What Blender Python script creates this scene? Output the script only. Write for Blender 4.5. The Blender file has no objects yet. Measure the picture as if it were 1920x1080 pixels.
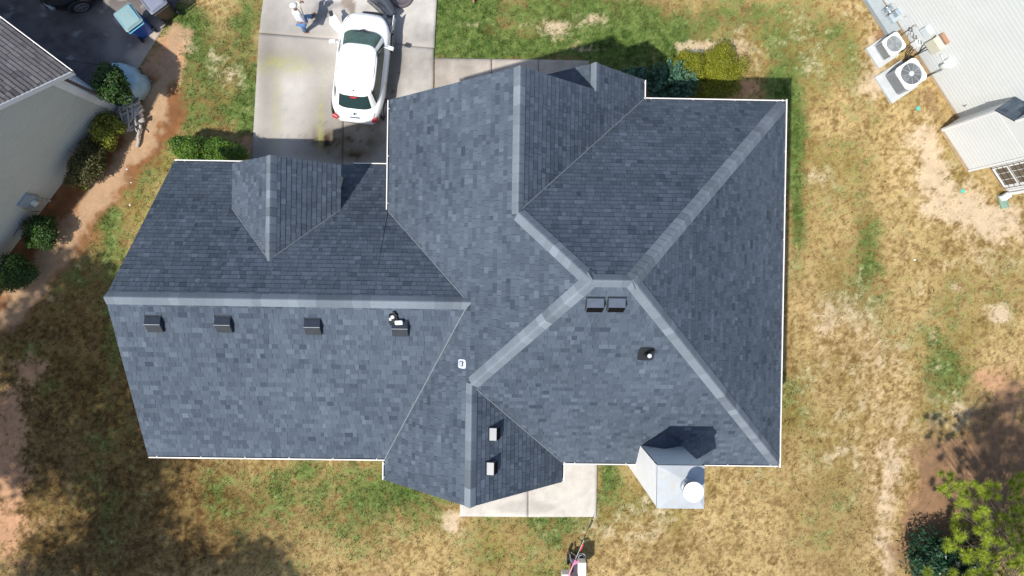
import bpy, math, random
import numpy as np
from mathutils import Matrix, Vector
R = math.radians
sc = bpy.context.scene
col = sc.collection
random.seed(7)
rng = np.random.default_rng(11)

# ------------------------------------------------------------------ camera, sky, sun, exposure
F, CAMZ, RX, RY, YAW = 1426.5, 24.5, -0.0091, -0.0140, 0.0152
cd = bpy.data.cameras.new('camera'); cam = bpy.data.objects.new('camera', cd); col.objects.link(cam)
cd.sensor_width = 36; cd.lens = F / 1920 * 36; cd.clip_end = 1500; cd.clip_start = 0.1
cam.location = (0, 0, CAMZ); cam.rotation_euler = (RX, RY, YAW); sc.camera = cam
CR = np.array(Matrix.Rotation(YAW, 3, 'Z') @ Matrix.Rotation(RY, 3, 'Y') @ Matrix.Rotation(RX, 3, 'X'))
SUND = Vector((0.405, 0.415, -1)).normalized()
w = bpy.data.worlds.new('World'); sc.world = w; w.use_nodes = True
nt = w.node_tree; bg = nt.nodes['Background']
sky = nt.nodes.new('ShaderNodeTexSky'); sky.sky_type = 'NISHITA'; sky.sun_disc = False
sky.sun_elevation = math.asin(-SUND.z); sky.sun_rotation = math.atan2(-SUND.x, -SUND.y) % (2 * math.pi)
nt.links.new(sky.outputs[0], bg.inputs[0]); bg.inputs[1].default_value = 0.145
sd = bpy.data.lights.new('sun', 'SUN'); sd.energy = 4.4; sd.angle = R(0.9); sd.color = (1, .95, .865)
so = bpy.data.objects.new('sun', sd); col.objects.link(so); so.rotation_euler = SUND.to_track_quat('-Z', 'Y').to_euler()
so.location = (-10, -10, 30)
sc.view_settings.view_transform = 'Standard'; sc.view_settings.look = 'None'
sc.view_settings.exposure = 0.30; sc.view_settings.gamma = 1
sc.render.engine = 'CYCLES'; sc.cycles.max_bounces = 6

# ------------------------------------------------------------------ helpers
def ray(px, py):
    return CR @ np.array([(px - 960) / F, (540 - py) / F, -1.0])
def U(px, py, z=0.0):            # where the line of sight of a photo point meets height z
    d = ray(px, py); t = (z - CAMZ) / d[2]
    return (d[0] * t, d[1] * t)
def U3(px, py, z=0.0): return (*U(px, py, z), z)
def RP(px, py, P, n):            # ... meets a plane
    d = ray(px, py); n = np.array(n, float); o = np.array([0, 0, CAMZ])
    t = np.dot(np.array(P, float) - o, n) / np.dot(d, n); return tuple(o + d * t)

MATS = {}
def mat(name, c, rough=.6, metal=0, var=.12, scale=6, bump=0, attr=None, c2=None, spec=None, fine=0):
    """procedural material: base colour varied by noise; attr = per-face tone attribute driving c..c2"""
    if name in MATS: return MATS[name]
    m = bpy.data.materials.new(name); m.use_nodes = True; n = m.node_tree; b = n.nodes['Principled BSDF']
    b.inputs['Roughness'].default_value = rough; b.inputs['Metallic'].default_value = metal
    if spec is not None: b.inputs['Specular IOR Level'].default_value = spec
    tc = n.nodes.new('ShaderNodeTexCoord'); no = n.nodes.new('ShaderNodeTexNoise')
    no.inputs['Scale'].default_value = scale; no.inputs['Detail'].default_value = 8; no.inputs['Roughness'].default_value = .65
    n.links.new(tc.outputs['Object'], no.inputs['Vector'])
    if attr:
        at = n.nodes.new('ShaderNodeAttribute'); at.attribute_name = attr
        mx = n.nodes.new('ShaderNodeMix'); mx.data_type = 'RGBA'
        mx.inputs[6].default_value = (*c, 1); mx.inputs[7].default_value = (*(c2 or c), 1)
        n.links.new(at.outputs['Fac'], mx.inputs[0]); src = mx.outputs[2]
    else:
        rg = n.nodes.new('ShaderNodeRGB'); rg.outputs[0].default_value = (*c, 1); src = rg.outputs[0]
    mr = n.nodes.new('ShaderNodeMapRange'); mr.inputs[1].default_value = .3; mr.inputs[2].default_value = .7
    mr.inputs[3].default_value = 1 - var; mr.inputs[4].default_value = 1 + var
    n.links.new(no.outputs['Fac'], mr.inputs[0])
    ms = n.nodes.new('ShaderNodeVectorMath'); ms.operation = 'SCALE'
    n.links.new(src, ms.inputs[0]); n.links.new(mr.outputs[0], ms.inputs['Scale'])
    out = ms.outputs[0]
    if fine:
        nf = n.nodes.new('ShaderNodeTexNoise'); nf.inputs['Scale'].default_value = 90; nf.inputs['Detail'].default_value = 4
        n.links.new(tc.outputs['Object'], nf.inputs['Vector'])
        m2 = n.nodes.new('ShaderNodeMapRange'); m2.inputs[1].default_value = .3; m2.inputs[2].default_value = .7
        m2.inputs[3].default_value = 1 - fine; m2.inputs[4].default_value = 1 + fine
        n.links.new(nf.outputs['Fac'], m2.inputs[0])
        s2 = n.nodes.new('ShaderNodeVectorMath'); s2.operation = 'SCALE'
        n.links.new(out, s2.inputs[0]); n.links.new(m2.outputs[0], s2.inputs['Scale']); out = s2.outputs[0]
    n.links.new(out, b.inputs['Base Color'])
    if bump:
        bp = n.nodes.new('ShaderNodeBump'); bp.inputs['Strength'].default_value = bump; bp.inputs['Distance'].default_value = .02
        n.links.new(no.outputs['Fac'], bp.inputs['Height']); n.links.new(bp.outputs[0], b.inputs['Normal'])
    MATS[name] = m; return m
def vcol(name, rough=.95, var=.1, scale=30, bump=.3, detail=9):
    """material whose albedo comes from a painted point colour 'Col' times fine noise"""
    m = mat(name, (1, 1, 1), rough, var=var, scale=scale, bump=bump, fine=var * .8)
    n = m.node_tree; at = n.nodes.new('ShaderNodeAttribute'); at.attribute_name = 'Col'
    for l in list(n.links):
        if l.from_node.type == 'RGB': n.links.new(at.outputs['Color'], l.to_socket)
    m.node_tree.nodes['Principled BSDF'].inputs['Specular IOR Level'].default_value = .15
    return m

class M:
    def __init__(s): s.v = []; s.f = []; s.t = []
    def face(s, pts, t=.5):
        i = len(s.v); s.v += [tuple(p) for p in pts]; s.f.append(tuple(range(i, i + len(pts)))); s.t.append(t)
    def add(s, v, f, t=.5):
        i = len(s.v); s.v += [tuple(p) for p in v]; s.f += [tuple(i + k for k in q) for q in f]; s.t += [t] * len(f)
    def box(s, x0, x1, y0, y1, z0, z1, mx=None, t=.5):
        v = [Vector((x, y, z)) for z in (z0, z1) for y in (y0, y1) for x in (x0, x1)]
        if mx: v = [mx @ p for p in v]
        s.add(v, [(0, 2, 3, 1), (4, 5, 7, 6), (0, 1, 5, 4), (2, 6, 7, 3), (0, 4, 6, 2), (1, 3, 7, 5)], t)
    def cyl(s, a, b, r0, r1=None, n=12, t=.5, caps=True):
        a = Vector(a); b = Vector(b); r1 = r0 if r1 is None else r1
        q = (b - a).to_track_quat('Z', 'Y'); v = []
        for c, r in ((a, r0), (b, r1)):
            v += [c + q @ Vector((r * math.cos(k * 2 * math.pi / n), r * math.sin(k * 2 * math.pi / n), 0)) for k in range(n)]
        f = [(k, (k + 1) % n, n + (k + 1) % n, n + k) for k in range(n)]
        if caps: f += [tuple(reversed(range(n))), tuple(range(n, 2 * n))]
        s.add(v, f, t)
    def tube(s, pts, r, n=8, t=.5):
        pts = [Vector(p) for p in pts]; v = []; f = []; m = len(pts); rs = r if hasattr(r, '__len__') else [r] * m
        for i, p in enumerate(pts):
            d = (pts[min(i + 1, m - 1)] - pts[max(i - 1, 0)]).normalized(); q = d.to_track_quat('Z', 'Y')
            v += [p + q @ Vector((rs[i] * math.cos(k * 2 * math.pi / n), rs[i] * math.sin(k * 2 * math.pi / n), 0)) for k in range(n)]
        for i in range(m - 1):
            f += [(i * n + k, i * n + (k + 1) % n, (i + 1) * n + (k + 1) % n, (i + 1) * n + k) for k in range(n)]
        f += [tuple(reversed(range(n))), tuple(range((m - 1) * n, m * n))]
        s.add(v, f, t)
    def ring(s, rings, close=True, t=.5, caps=False):
        n = len(rings[0]); v = [p for r in rings for p in r]; f = []
        for i in range(len(rings) - 1):
            for k in range(n if close else n - 1):
                f.append((i * n + k, i * n + (k + 1) % n, (i + 1) * n + (k + 1) % n, (i + 1) * n + k))
        if caps: f += [tuple(reversed(range(n))), tuple(range((len(rings) - 1) * n, len(rings) * n))]
        s.add(v, f, t)
    def prism(s, poly, z0, z1, t=.5):
        n = len(poly); a = [(x, y, z0) for x, y in poly]; b = [(x, y, z1) for x, y in poly]
        s.add(a + b, [tuple(reversed(range(n))), tuple(range(n, 2 * n))] + [(k, (k + 1) % n, n + (k + 1) % n, n + k) for k in range(n)], t)
    def slab(s, poly, n, th, t=.5):      # a planar polygon thickened along -n
        n = Vector(n).normalized() * th; a = [Vector(p) for p in poly]; b = [p - n for p in a]; k = len(a)
        s.add(a + b, [tuple(range(k)), tuple(reversed(range(k, 2 * k)))] + [(i, k + i, k + (i + 1) % k, (i + 1) % k) for i in range(k)], t)
    def build(s, name, m, parent=None, smooth=False, bevel=0, sub=0):
        me = bpy.data.meshes.new(name); me.from_pydata([tuple(p) for p in s.v], [], s.f); me.materials.append(m)
        a = me.attributes.new('tone', 'FLOAT', 'FACE'); a.data.foreach_set('value', s.t)
        if smooth: me.shade_smooth()
        me.update()
        o = bpy.data.objects.new(name, me); link(o, parent)
        if bevel:
            b = o.modifiers.new('bevel', 'BEVEL'); b.width = bevel; b.segments = 2; b.limit_method = 'ANGLE'
        if sub:
            b = o.modifiers.new('sub', 'SUBSURF'); b.levels = sub; b.render_levels = sub
        return o
def link(o, parent=None):
    col.objects.link(o)
    if parent:
        o.parent = parent
        if parent.get('world_parts'):      # parts written in world coordinates
            o.matrix_parent_inverse = Matrix.Translation(-parent.location) if not parent.parent else Matrix.Identity(4)
        elif parent.parent: pass
def thing(name, label, cat, loc=(0, 0, 0), rz=0, group=None, world=False):
    o = bpy.data.objects.new(name, None); col.objects.link(o); o.empty_display_size = .2
    o.location = loc; o.rotation_euler = (0, 0, rz); tag(o, label, cat, group)
    if world: o['world_parts'] = 1
    return o
def tag(o, label, cat, group=None, kind=None):
    if label: o['label'] = label
    if cat: o['category'] = cat
    if group: o['group'] = group
    if kind: o['kind'] = kind
    return o
def struct(o, label=None, cat=None): o['kind'] = 'structure'; tag(o, label, cat); return o
def copy_tree(o, parent=None):
    c = o.copy(); col.objects.link(c); c.parent = parent
    for ch in o.children: copy_tree(ch, c)
    return c
def npmesh(name, V, Fc, m, parent=None, colr=None, tone=None, k=3):
    me = bpy.data.meshes.new(name); V = np.asarray(V, np.float32); Fc = np.asarray(Fc, np.int32); n = len(Fc)
    me.vertices.add(len(V)); me.vertices.foreach_set('co', V.ravel())
    me.loops.add(n * k); me.loops.foreach_set('vertex_index', Fc.ravel())
    me.polygons.add(n); me.polygons.foreach_set('loop_start', np.arange(0, n * k, k, dtype=np.int32))
    me.materials.append(m)
    if colr is not None:
        a = me.color_attributes.new('Col', 'FLOAT_COLOR', 'POINT')
        a.data.foreach_set('color', np.c_[colr, np.ones(len(colr))].astype(np.float32).ravel())
    if tone is not None:
        a = me.attributes.new('tone', 'FLOAT', 'FACE'); a.data.foreach_set('value', np.asarray(tone, np.float32))
    me.update(calc_edges=True)
    o = bpy.data.objects.new(name, me); link(o, parent); return o

# value noise
def vnoise(x, y, seed=0):
    xi = np.floor(x).astype(np.int64); yi = np.floor(y).astype(np.int64); fx = x - xi; fy = y - yi
    fx = fx * fx * (3 - 2 * fx); fy = fy * fy * (3 - 2 * fy)
    def h(a, b):
        n = (a * 374761393 + b * 668265263 + seed * 2147483647) & 0xffffffff
        n = ((n ^ (n >> 13)) * 1274126177) & 0xffffffff
        return ((n ^ (n >> 16)) & 0xffff) / 65535.0
    return (h(xi, yi) * (1 - fx) + h(xi + 1, yi) * fx) * (1 - fy) + (h(xi, yi + 1) * (1 - fx) + h(xi + 1, yi + 1) * fx) * fy
def fbm(x, y, s=1.0, oct=5, seed=0, g=.55):
    r = 0; a = 1; t = 0
    for i in range(oct):
        r = r + a * vnoise(x * s + 17.3 * i, y * s - 9.1 * i, seed + i); t += a; a *= g; s *= 2.07
    return r / t
def sm(a, b, x): t = np.clip((x - a) / (b - a), 0, 1); return t * t * (3 - 2 * t)
PXM = F / CAMZ
def blob(X, Y, px, py, rx, ry, rot=0):
    cx, cy = U(px, py); dx = X - cx; dy = Y - cy; c, s_ = math.cos(R(rot)), math.sin(R(rot))
    u = (dx * c - dy * s_) / (rx / PXM); v = (dx * s_ + dy * c) / (ry / PXM)
    return np.exp(-(u * u + v * v))
def seg_d(X, Y, pts):             # distance to a polyline
    d = np.full(np.shape(X), 1e9)
    for (ax, ay), (bx, by) in zip(pts[:-1], pts[1:]):
        vx, vy = bx - ax, by - ay; t = np.clip(((X - ax) * vx + (Y - ay) * vy) / (vx * vx + vy * vy), 0, 1)
        d = np.minimum(d, np.hypot(X - ax - t * vx, Y - ay - t * vy))
    return d
def inpoly(X, Y, poly):
    r = np.zeros(np.shape(X), bool); n = len(poly)
    for i in range(n):
        (x0, y0), (x1, y1) = poly[i], poly[(i + 1) % n]
        if y0 == y1: continue
        c = ((y0 > Y) != (y1 > Y)) & (X < (x1 - x0) * (Y - y0) / (y1 - y0) + x0); r ^= c
    return r

# ------------------------------------------------------------------ lawn: colour field shared by soil sheet and grass blades
GREEN = [(1460,165,26,26,1.2),(850,60,55,70,1.3),(880,20,70,45,.7),(930,92,110,22,1.1),(1010,15,140,28,.8),(1080,75,160,30,.7),(1200,100,110,40,1.0),(1260,30,160,40,.6),(1400,30,60,40,.4),
 (1180,85,90,30,.6),(350,50,40,60,.9),(380,150,60,90,.6),(455,60,40,90,.7),(470,190,25,70,.9),(420,230,70,40,.4),(1492,250,22,90,.9),(1496,430,16,70,.9),(1492,350,15,60,.5),
 (600,880,70,40,.6),(750,925,80,38,1.1),(640,950,90,45,.45),(480,940,120,60,.35),(700,1000,120,50,.5),(1142,900,18,40,.9),(1050,1000,45,30,.7),(1010,975,80,12,.6),
 (1625,440,22,70,.8),(1650,520,40,60,.35),(1660,610,50,60,.3),(1620,200,50,90,.4),(1580,60,30,60,.3),(1760,700,70,60,.5),(195,405,28,30,.8),(250,330,40,50,.45),
 (210,470,60,40,.4),(140,530,50,30,.3),(30,640,60,40,.3),(220,600,30,80,.6),(250,820,20,60,.15),(1460,130,40,60,.4),(1530,40,60,50,.3)]
SAND = [(1700,330,60,80,.3),(1620,560,60,60,.3),(1830,480,80,60,.35),(1550,120,40,80,.3),(1800,780,50,40,.7),(1840,820,60,30,.6),(1700,700,50,60,.35),(1560,640,60,70,.3),(1640,640,40,60,.3),(1120,35,26,10,.9),(1050,45,45,14,.8),(1035,60,30,14,.6),(905,45,45,9,.5),(1330,92,60,16,1.3),(1290,88,40,12,.8),(1420,120,22,50,.6),(1390,60,18,30,.8),(1100,92,18,8,.9),(1130,92,10,8,.7),
 (1640,95,26,60,1.0),(1600,20,40,25,.6),(1640,165,40,30,.8),(1745,290,26,70,1.2),(1790,360,60,60,.8),(1890,420,90,60,.9),(1800,395,60,26,.8),(1720,250,40,30,.5),(1760,500,30,12,.6),
 (1870,590,26,20,1.3),(1830,660,30,10,.6),(1700,480,10,12,.9),(1795,540,10,8,.9),(1730,560,14,30,.6),(1665,470,16,12,.5),(850,975,20,28,1.3),(700,850,200,8,.2),(1640,740,90,120,.35),(1580,850,60,60,.4),(1540,330,40,30,.6),
 (1680,870,50,90,.7),(1660,960,30,80,.8),(1660,1060,26,50,.9),(420,100,45,50,.6),(430,150,30,25,.6),(340,80,25,20,1.0),(400,330,26,20,.4),(240,300,20,20,.2),(150,480,40,26,.5),(1130,1000,120,50,.35),(1230,960,60,60,.3),
 (1330,1000,160,70,.25),(1400,880,110,40,.3),(1530,600,60,160,.3),(90,560,60,16,.4),(320,400,20,40,.3),(1500,60,30,60,.4)]
RUST_SHADE = [(150,720,140,180,1.4),(190,900,170,150,1.4),(330,940,120,90,.6),(40,620,80,40,.8),(90,640,90,50,.7),(150,1010,140,70,.9),(400,960,160,70,.45),(360,1040,180,50,.5),(1480,760,60,90,.3),(1600,700,60,60,.3),(1250,1040,120,40,.3)]  # brown grass; lower-left blobs also paint the tree shade darker and warmer
CLAY = [(8,790,36,50,1.1),(14,900,42,70,1.3),(10,1010,40,50,.9),(60,690,40,26,.7),(40,740,50,40,.5),(120,990,60,30,.4),(280,1000,50,20,.3),(1890,740,60,50,.8),(1850,700,40,26,.4),(1830,860,90,50,.9),(1900,880,60,90,1.2),(1760,930,60,70,.9),
 (1740,1030,40,60,.9),(1800,960,100,80,1.0),(320,110,30,45,1.2),(290,150,30,45,1.5),(300,190,25,30,1.0),(462,270,14,22,1.3),(1290,165,90,20,.8),(1405,165,30,16,.8),(1215,160,60,20,.8),(1655,75,20,24,.9),(1380,100,30,20,.5)]
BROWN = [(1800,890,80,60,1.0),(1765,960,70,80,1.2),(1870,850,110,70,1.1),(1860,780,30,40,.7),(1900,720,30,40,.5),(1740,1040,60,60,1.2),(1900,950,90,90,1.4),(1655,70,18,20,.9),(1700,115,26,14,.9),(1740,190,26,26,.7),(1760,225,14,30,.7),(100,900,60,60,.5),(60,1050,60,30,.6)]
PATH = [U(*p) for p in [(330,60),(318,120),(290,200),(262,260),(205,335),(160,400),(110,470),(60,540),(10,595),(-60,640)]]
BED = [U(*p) for p in [(285,200),(225,270),(165,335),(110,420),(50,480),(0,540),(-60,600)]]
def fields(X, Y):
    n1 = fbm(X, Y, .55, 5, 3); n2 = fbm(X, Y, 1.7, 5, 21); n3 = fbm(X, Y, 5.0, 4, 40); n4 = fbm(X, Y, .28, 4, 77)
    g = sum(a * blob(X, Y, x, y, rx, ry) for x, y, rx, ry, a in GREEN)
    s_ = sum(a * blob(X, Y, x, y, rx, ry) for x, y, rx, ry, a in SAND)
    c = sum(a * blob(X, Y, x, y, rx, ry) for x, y, rx, ry, a in CLAY)
    f5 = fbm(X, Y, 10.5, 3, 90, .7) - .5; w_ = (n2 - .5) * 1.1 + (n3 - .5) * 1.0 + f5 * 1.0
    green = np.clip(sm(.12, 1.05, g + w_ * 1.0 + (n1 - .5) * 1.1 + .10), 0, 1)
    sand = np.clip(sm(.34, 1.15, s_ * .95 + w_ * .95 + (n1 - .5) * .5), 0, 1) * .9
    clay = np.clip(sm(.36, .95, c + w_ * .8), 0, 1)
    pd = seg_d(X, Y, PATH) + (n2 - .5) * .9 + (n3 - .5) * .35
    path = 1 - sm(.20, .52, pd + f5 * .25)
    bd = seg_d(X, Y, BED) + (n2 - .5) * .6 + f5 * .2
    bed = 1 - sm(.90, 1.35, bd)
    n5 = fbm(X, Y, 10.5, 3, 90, .7)
    return n1, n2, n3, n4, green, sand, clay, path, bed, n5
def A(*c): return np.array(c)
def mixc(a, b, t): t = np.asarray(t)[..., None]; return a * (1 - t) + b * t
def ground_col(X, Y, F_=None, blade=False):
    n1, n2, n3, n4, green, sand, clay, path, bed, n5 = F_ or fields(X, Y)
    one = np.ones(np.shape(X) + (3,))
    straw = mixc(one * A(.160, .102, .032), one * A(.52, .385, .185), sm(.28, .70, n5 * .62 + n3 * .23 + n2 * .15))
    straw = mixc(straw, one * A(.165, .140, .030) * (.6 + .9 * n5[..., None]), sm(.44, .70, n1 * .5 + n5 * .5) * .7)
    rust = mixc(one * A(.17, .11, .04), one * A(.34, .24, .12), n5); straw = mixc(straw, rust, sm(.5, .75, n4) * .4)
    ru = sum(a_ * blob(X, Y, x_, y_, rx_, ry_) for x_, y_, rx_, ry_, a_ in RUST_SHADE)
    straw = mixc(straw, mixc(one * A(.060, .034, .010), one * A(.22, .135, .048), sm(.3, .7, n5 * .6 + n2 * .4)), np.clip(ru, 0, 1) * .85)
    gr = mixc(one * A(.038, .080, .014), one * A(.150, .200, .055), sm(.3, .7, n5 * .5 + n3 * .3 + n2 * .2))
    c = mixc(straw, gr, green)
    if blade: return c
    c = mixc(c, one * A(.50, .39, .265) * (0.72 + .30 * n3[..., None] + .25 * n5[..., None]), sand)
    c = mixc(c, one * A(.42, .24, .135) * (0.6 + .5 * n3[..., None] + .3 * n5[..., None]), clay)
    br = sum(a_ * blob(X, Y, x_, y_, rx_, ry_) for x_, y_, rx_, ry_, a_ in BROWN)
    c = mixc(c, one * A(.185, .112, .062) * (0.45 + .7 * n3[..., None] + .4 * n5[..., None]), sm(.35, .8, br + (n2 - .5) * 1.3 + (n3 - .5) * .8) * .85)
    c = mixc(c, one * A(.21, .095, .040) * (0.6 + .7 * n3[..., None]), bed)
    c = mixc(c, one * A(.44, .29, .175) * (0.62 + .35 * n3[..., None] + .2 * n5[..., None]), path)
    return c

xs = np.concatenate([[-400, -200, -100, -60], np.arange(-40, -19.1, .3), np.arange(-19, 20.01, .052), np.arange(20.3, 42, .3), [60, 100, 200, 400]])
ys = np.concatenate([[-400, -200, -100, -60], np.arange(-30, -11.1, .3), np.arange(-11, 11.01, .052), np.arange(11.3, 36, .3), [60, 100, 200, 400]])
GX, GY = np.meshgrid(xs, ys); nx, ny = len(xs), len(ys)
GZ = (fbm(GX, GY, 2.5, 3, 5) - .5) * .045 - .02
idx = np.arange(nx * ny).reshape(ny, nx)
quads = np.c_[idx[:-1, :-1].ravel(), idx[:-1, 1:].ravel(), idx[1:, 1:].ravel(), idx[1:, :-1].ravel()]
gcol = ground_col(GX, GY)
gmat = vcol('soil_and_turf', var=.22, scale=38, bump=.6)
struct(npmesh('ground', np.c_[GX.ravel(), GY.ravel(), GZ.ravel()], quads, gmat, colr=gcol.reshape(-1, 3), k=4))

# ------------------------------------------------------------------ paved areas (slabs with open joints)
def paved(name, slabs, colf, m, z=.05, step=.09, base=(.12, .11, .10)):
    """slabs: quads of 4 corners; each a grid with its own colours, joints left open over a dark base"""
    V = []; Fq = []; C = []; off = 0
    for q in slabs:
        q = [np.array(p, float) for p in q]; g = .008
        nu = max(2, int(np.linalg.norm(q[1] - q[0]) / step)); nv = max(2, int(np.linalg.norm(q[3] - q[0]) / step))
        Lu = np.linalg.norm(q[1] - q[0]); Lv = np.linalg.norm(q[3] - q[0])
        u = np.linspace(g / Lu, 1 - g / Lu, nu); v = np.linspace(g / Lv, 1 - g / Lv, nv); UU, VV = np.meshgrid(u, v)
        P = ((1 - UU)[..., None] * (1 - VV)[..., None] * q[0] + UU[..., None] * (1 - VV)[..., None] * q[1] + UU[..., None] * VV[..., None] * q[2] + (1 - UU)[..., None] * VV[..., None] * q[3])
        X, Y = P[..., 0], P[..., 1]; Z = np.full(X.shape, z)
        for e in (Z[0], Z[-1]): e -= .006
        Z[:, 0] -= .006; Z[:, -1] -= .006
        i = np.arange(nu * nv).reshape(nv, nu) + off
        V.append(np.c_[X.ravel(), Y.ravel(), Z.ravel()]); C.append(colf(X, Y).reshape(-1, 3))
        Fq.append(np.c_[i[:-1, :-1].ravel(), i[:-1, 1:].ravel(), i[1:, 1:].ravel(), i[1:, :-1].ravel()]); off += nu * nv
        ring = np.concatenate([i[0], i[1:, -1], i[-1, -2::-1], i[-2:0:-1, 0]]); rp = V[-1][ring - (off - nu * nv)].copy(); rp[:, 2] = -.08
        V.append(rp); C.append(C[-1][ring - (off - nu * nv)] * .6); b = off + np.arange(len(ring)); off += len(ring)
        Fq.append(np.c_[ring, b, np.roll(b, -1), np.roll(ring, -1)])
    return struct(npmesh(name, np.concatenate(V), np.concatenate(Fq), m, colr=np.concatenate(C), k=4))
cmat = vcol('concrete', rough=.85, var=.07, scale=22, bump=.12)
def conc(X, Y):
    n2 = fbm(X, Y, 1.3, 5, 8)[..., None]; n3 = fbm(X, Y, 6, 4, 9)[..., None]
    n6 = fbm(X, Y, .45, 4, 15)[..., None]; c = A(.45, .425, .395) * (0.20 + .65 * n2 + .40 * n3 + .50 * n6)
    b = lambda *a: blob(X, Y, *a)[..., None]
    dirt_shade = np.clip(b(640, 280, 90, 35) * .9 + b(600, 205, 70, 80) * .5 + b(500, 60, 50, 60) * .3 + b(585, 70, 50, 50) * .3 + b(790, 130, 30, 60) * .2 + b(700, 250, 50, 60) * .5 + b(500, 160, 25, 120) * .45 + b(560, 110, 90, 22) * .25 + b(745, 110, 16, 34) * .9 + b(735, 165, 14, 34) * .8 + b(480, 290, 30, 40) * .5, 0, 1)  # dirt, plus painted darkening where the garage eave and shrub shadows fall
    c = c * (1 - dirt_shade * (0.25 + .95 * n2 * (.6 + .8 * n3)) * A(.92, .95, 1.0))
    rust = np.clip(b(690, 15, 0.1, .1), 0, 1)
    alg = np.clip(b(540, 126, 50, 15) * 1.15 + b(520, 215, 8, 70) * .8 + b(602, 225, 6, 60) * 1.1 + b(525, 110, 26, 12) * .4, 0, 1) * sm(.25, .75, n2 * .5 + n3 * .5) * .8
    c = c * (1 - alg) + A(.30, .29, .11) * alg * (.8 + .4 * n3)
    lite = np.clip(b(560, 170, 32, 50) * .6 + b(555, 260, 40, 26) * .5 + b(770, 40, 30, 40) * .35 + b(560, 200, 30, 40) * .4, 0, 1); c = c + lite * .09
    # wet patches with a sharp edge
    wn = (n2 - .5) * 1.6 + (n3 - .5) * .6
    wet = sm(.42, .52, b(605, 22, 22, 17) + b(632, 8, 30, 6) * .9 + b(655, 6, 10, 14) * .9 + b(660, 24, 7, 14) * .9 + b(642, 52, 6, 9) * .8 + b(590, 40, 10, 8) * .6 + wn * .22)
    brn = sm(.45, .55, b(652, 6, 12, 12) + b(661, 26, 7, 16) + wn * .2)
    c = c * (1 - wet * .30); c = c * (1 - brn * A(.25, .34, .42))
    sp = sm(.70, .76, fbm(X, Y, 9, 3, 31)[..., None]) * (b(740, 170, 22, 60) + b(650, 270, 100, 40)); c = c * (1 - .6 * np.clip(sp, 0, 1))
    return np.clip(c, .02, .8)
def P4(*p): return [U(*q) for q in p]
L0, L1, L2 = (501, -60), (486, 62), (470, 335)
R0, R1, R2 = (823, -60), (813, 90), (812, 335)
paved('driveway', [P4(L1, (815, 91), R0, L0), P4(L2, (642, 335), (648, 75), (486, 63)), P4((642, 335), (812, 335), (814, 91), (648, 75))], conc, cmat, z=.05)
paved('walkway', [P4((815, 260), (922, 260), (922, 111), (815, 109)), P4((922, 260), (1010, 260), (1010, 112), (922, 111)), P4((1010, 260), (1105, 260), (1105, 114), (1010, 112))],
      lambda X, Y: conc(X, Y) * A(.80, .75, .70), cmat, z=.055)
def pat(X, Y):
    n2 = fbm(X, Y, .9, 5, 12)[..., None]; n3 = fbm(X, Y, 7, 4, 9)[..., None]
    c = A(.47, .44, .395) * (.60 + .45 * n2 + .35 * n3)
    st = sm(.46, .62, blob(X, Y, 990, 950, 60, 12)[..., None] * .6 + n2 * .5); return c * (1 - .22 * st)
paved('patio', [P4((862, 968), (990, 969), (990, 820), (862, 820)), P4((990, 969), (1118, 969), (1121, 820), (990, 820))], pat, cmat, z=.05)
def asph(X, Y):
    n2 = fbm(X, Y, .9, 5, 51)[..., None]; n3 = fbm(X, Y, 5, 4, 52)[..., None]; b = lambda *a: blob(X, Y, *a)[..., None]
    c = A(.125, .112, .112) * (.5 + .9 * n3)
    du = np.clip(b(205, 40, 45, 30) * .8 + b(215, 80, 18, 40) * .7 + b(235, 100, 40, 22) * .6 + b(70, 20, 40, 50) * .15 + b(290, 60, 50, 40) * .5, 0, 1) * sm(.25, .7, n2 + .12)
    c = c * (1 - du) + A(.25, .225, .205) * du
    e = sm(.3, .9, (b(270, 110, 36, 26) + b(300, 70, 26, 40)) * 1.1 + (n2 - .5) * .4)
    c = c * (1 - e) + A(.43, .365, .30) * (.8 + .4 * n3) * e
    sp = sm(.72, .76, fbm(X, Y, 2.6, 2, 61))[..., None]; return c + sp * .11
LE = [U(*p) for p in [(330, -90), (316, 35), (262, 128), (262, 128)]]
paved('neighbour_driveway', [[(-24, 8), U(258, 132), U(318, 36), (-15, 18)], [(-24, 2), (-12.0, 5.0), U(258, 132), (-24, 8)], [(-15, 18), U(318, 36), U(345, -20), (-10, 18)]], asph, cmat, z=.045, step=.1)

# ------------------------------------------------------------------ dimensions of the main house
ZE, XW, XE, YN, YS, XF, XR, YF, YR = 4.25, -3.02, 7.50, 4.88, -4.80, 3.70, 1.69, 4.76, -5.34
YW, ZW, XG, ZF, YFW, YRW = -0.52, 6.51, -9.29, 2.87, 3.22, -4.76
h = (YN - YS) / 2; YM = (YN + YS) / 2; ZR = ZE + h; XA, XB = XW + h, XE - h
X1 = (XW + XF) / 2; Z1 = ZE + (XF - XW) / 2; X2 = (XW + XR) / 2; Z2 = ZE + (XR - XW) / 2
SF = (ZW - ZF) / (YFW - YW); SR = (ZW - ZE) / (YW - YRW)
zW = lambda x: ZE + (x - XW)
JN = (X1, YN - (Z1 - ZE), Z1); JS = (X2, YS + (Z2 - ZE), Z2); GJ = (XW + ZW - ZE, YW, ZW)
VF = (XW, YW + (ZW - ZE) / SF, ZE)              # where the wing's front slope meets the west eave
house = thing('house', 'detached house with dark slate-blue shingle hip and gable roof, in the middle', 'house', (2, 0, 0), world=True)

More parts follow.
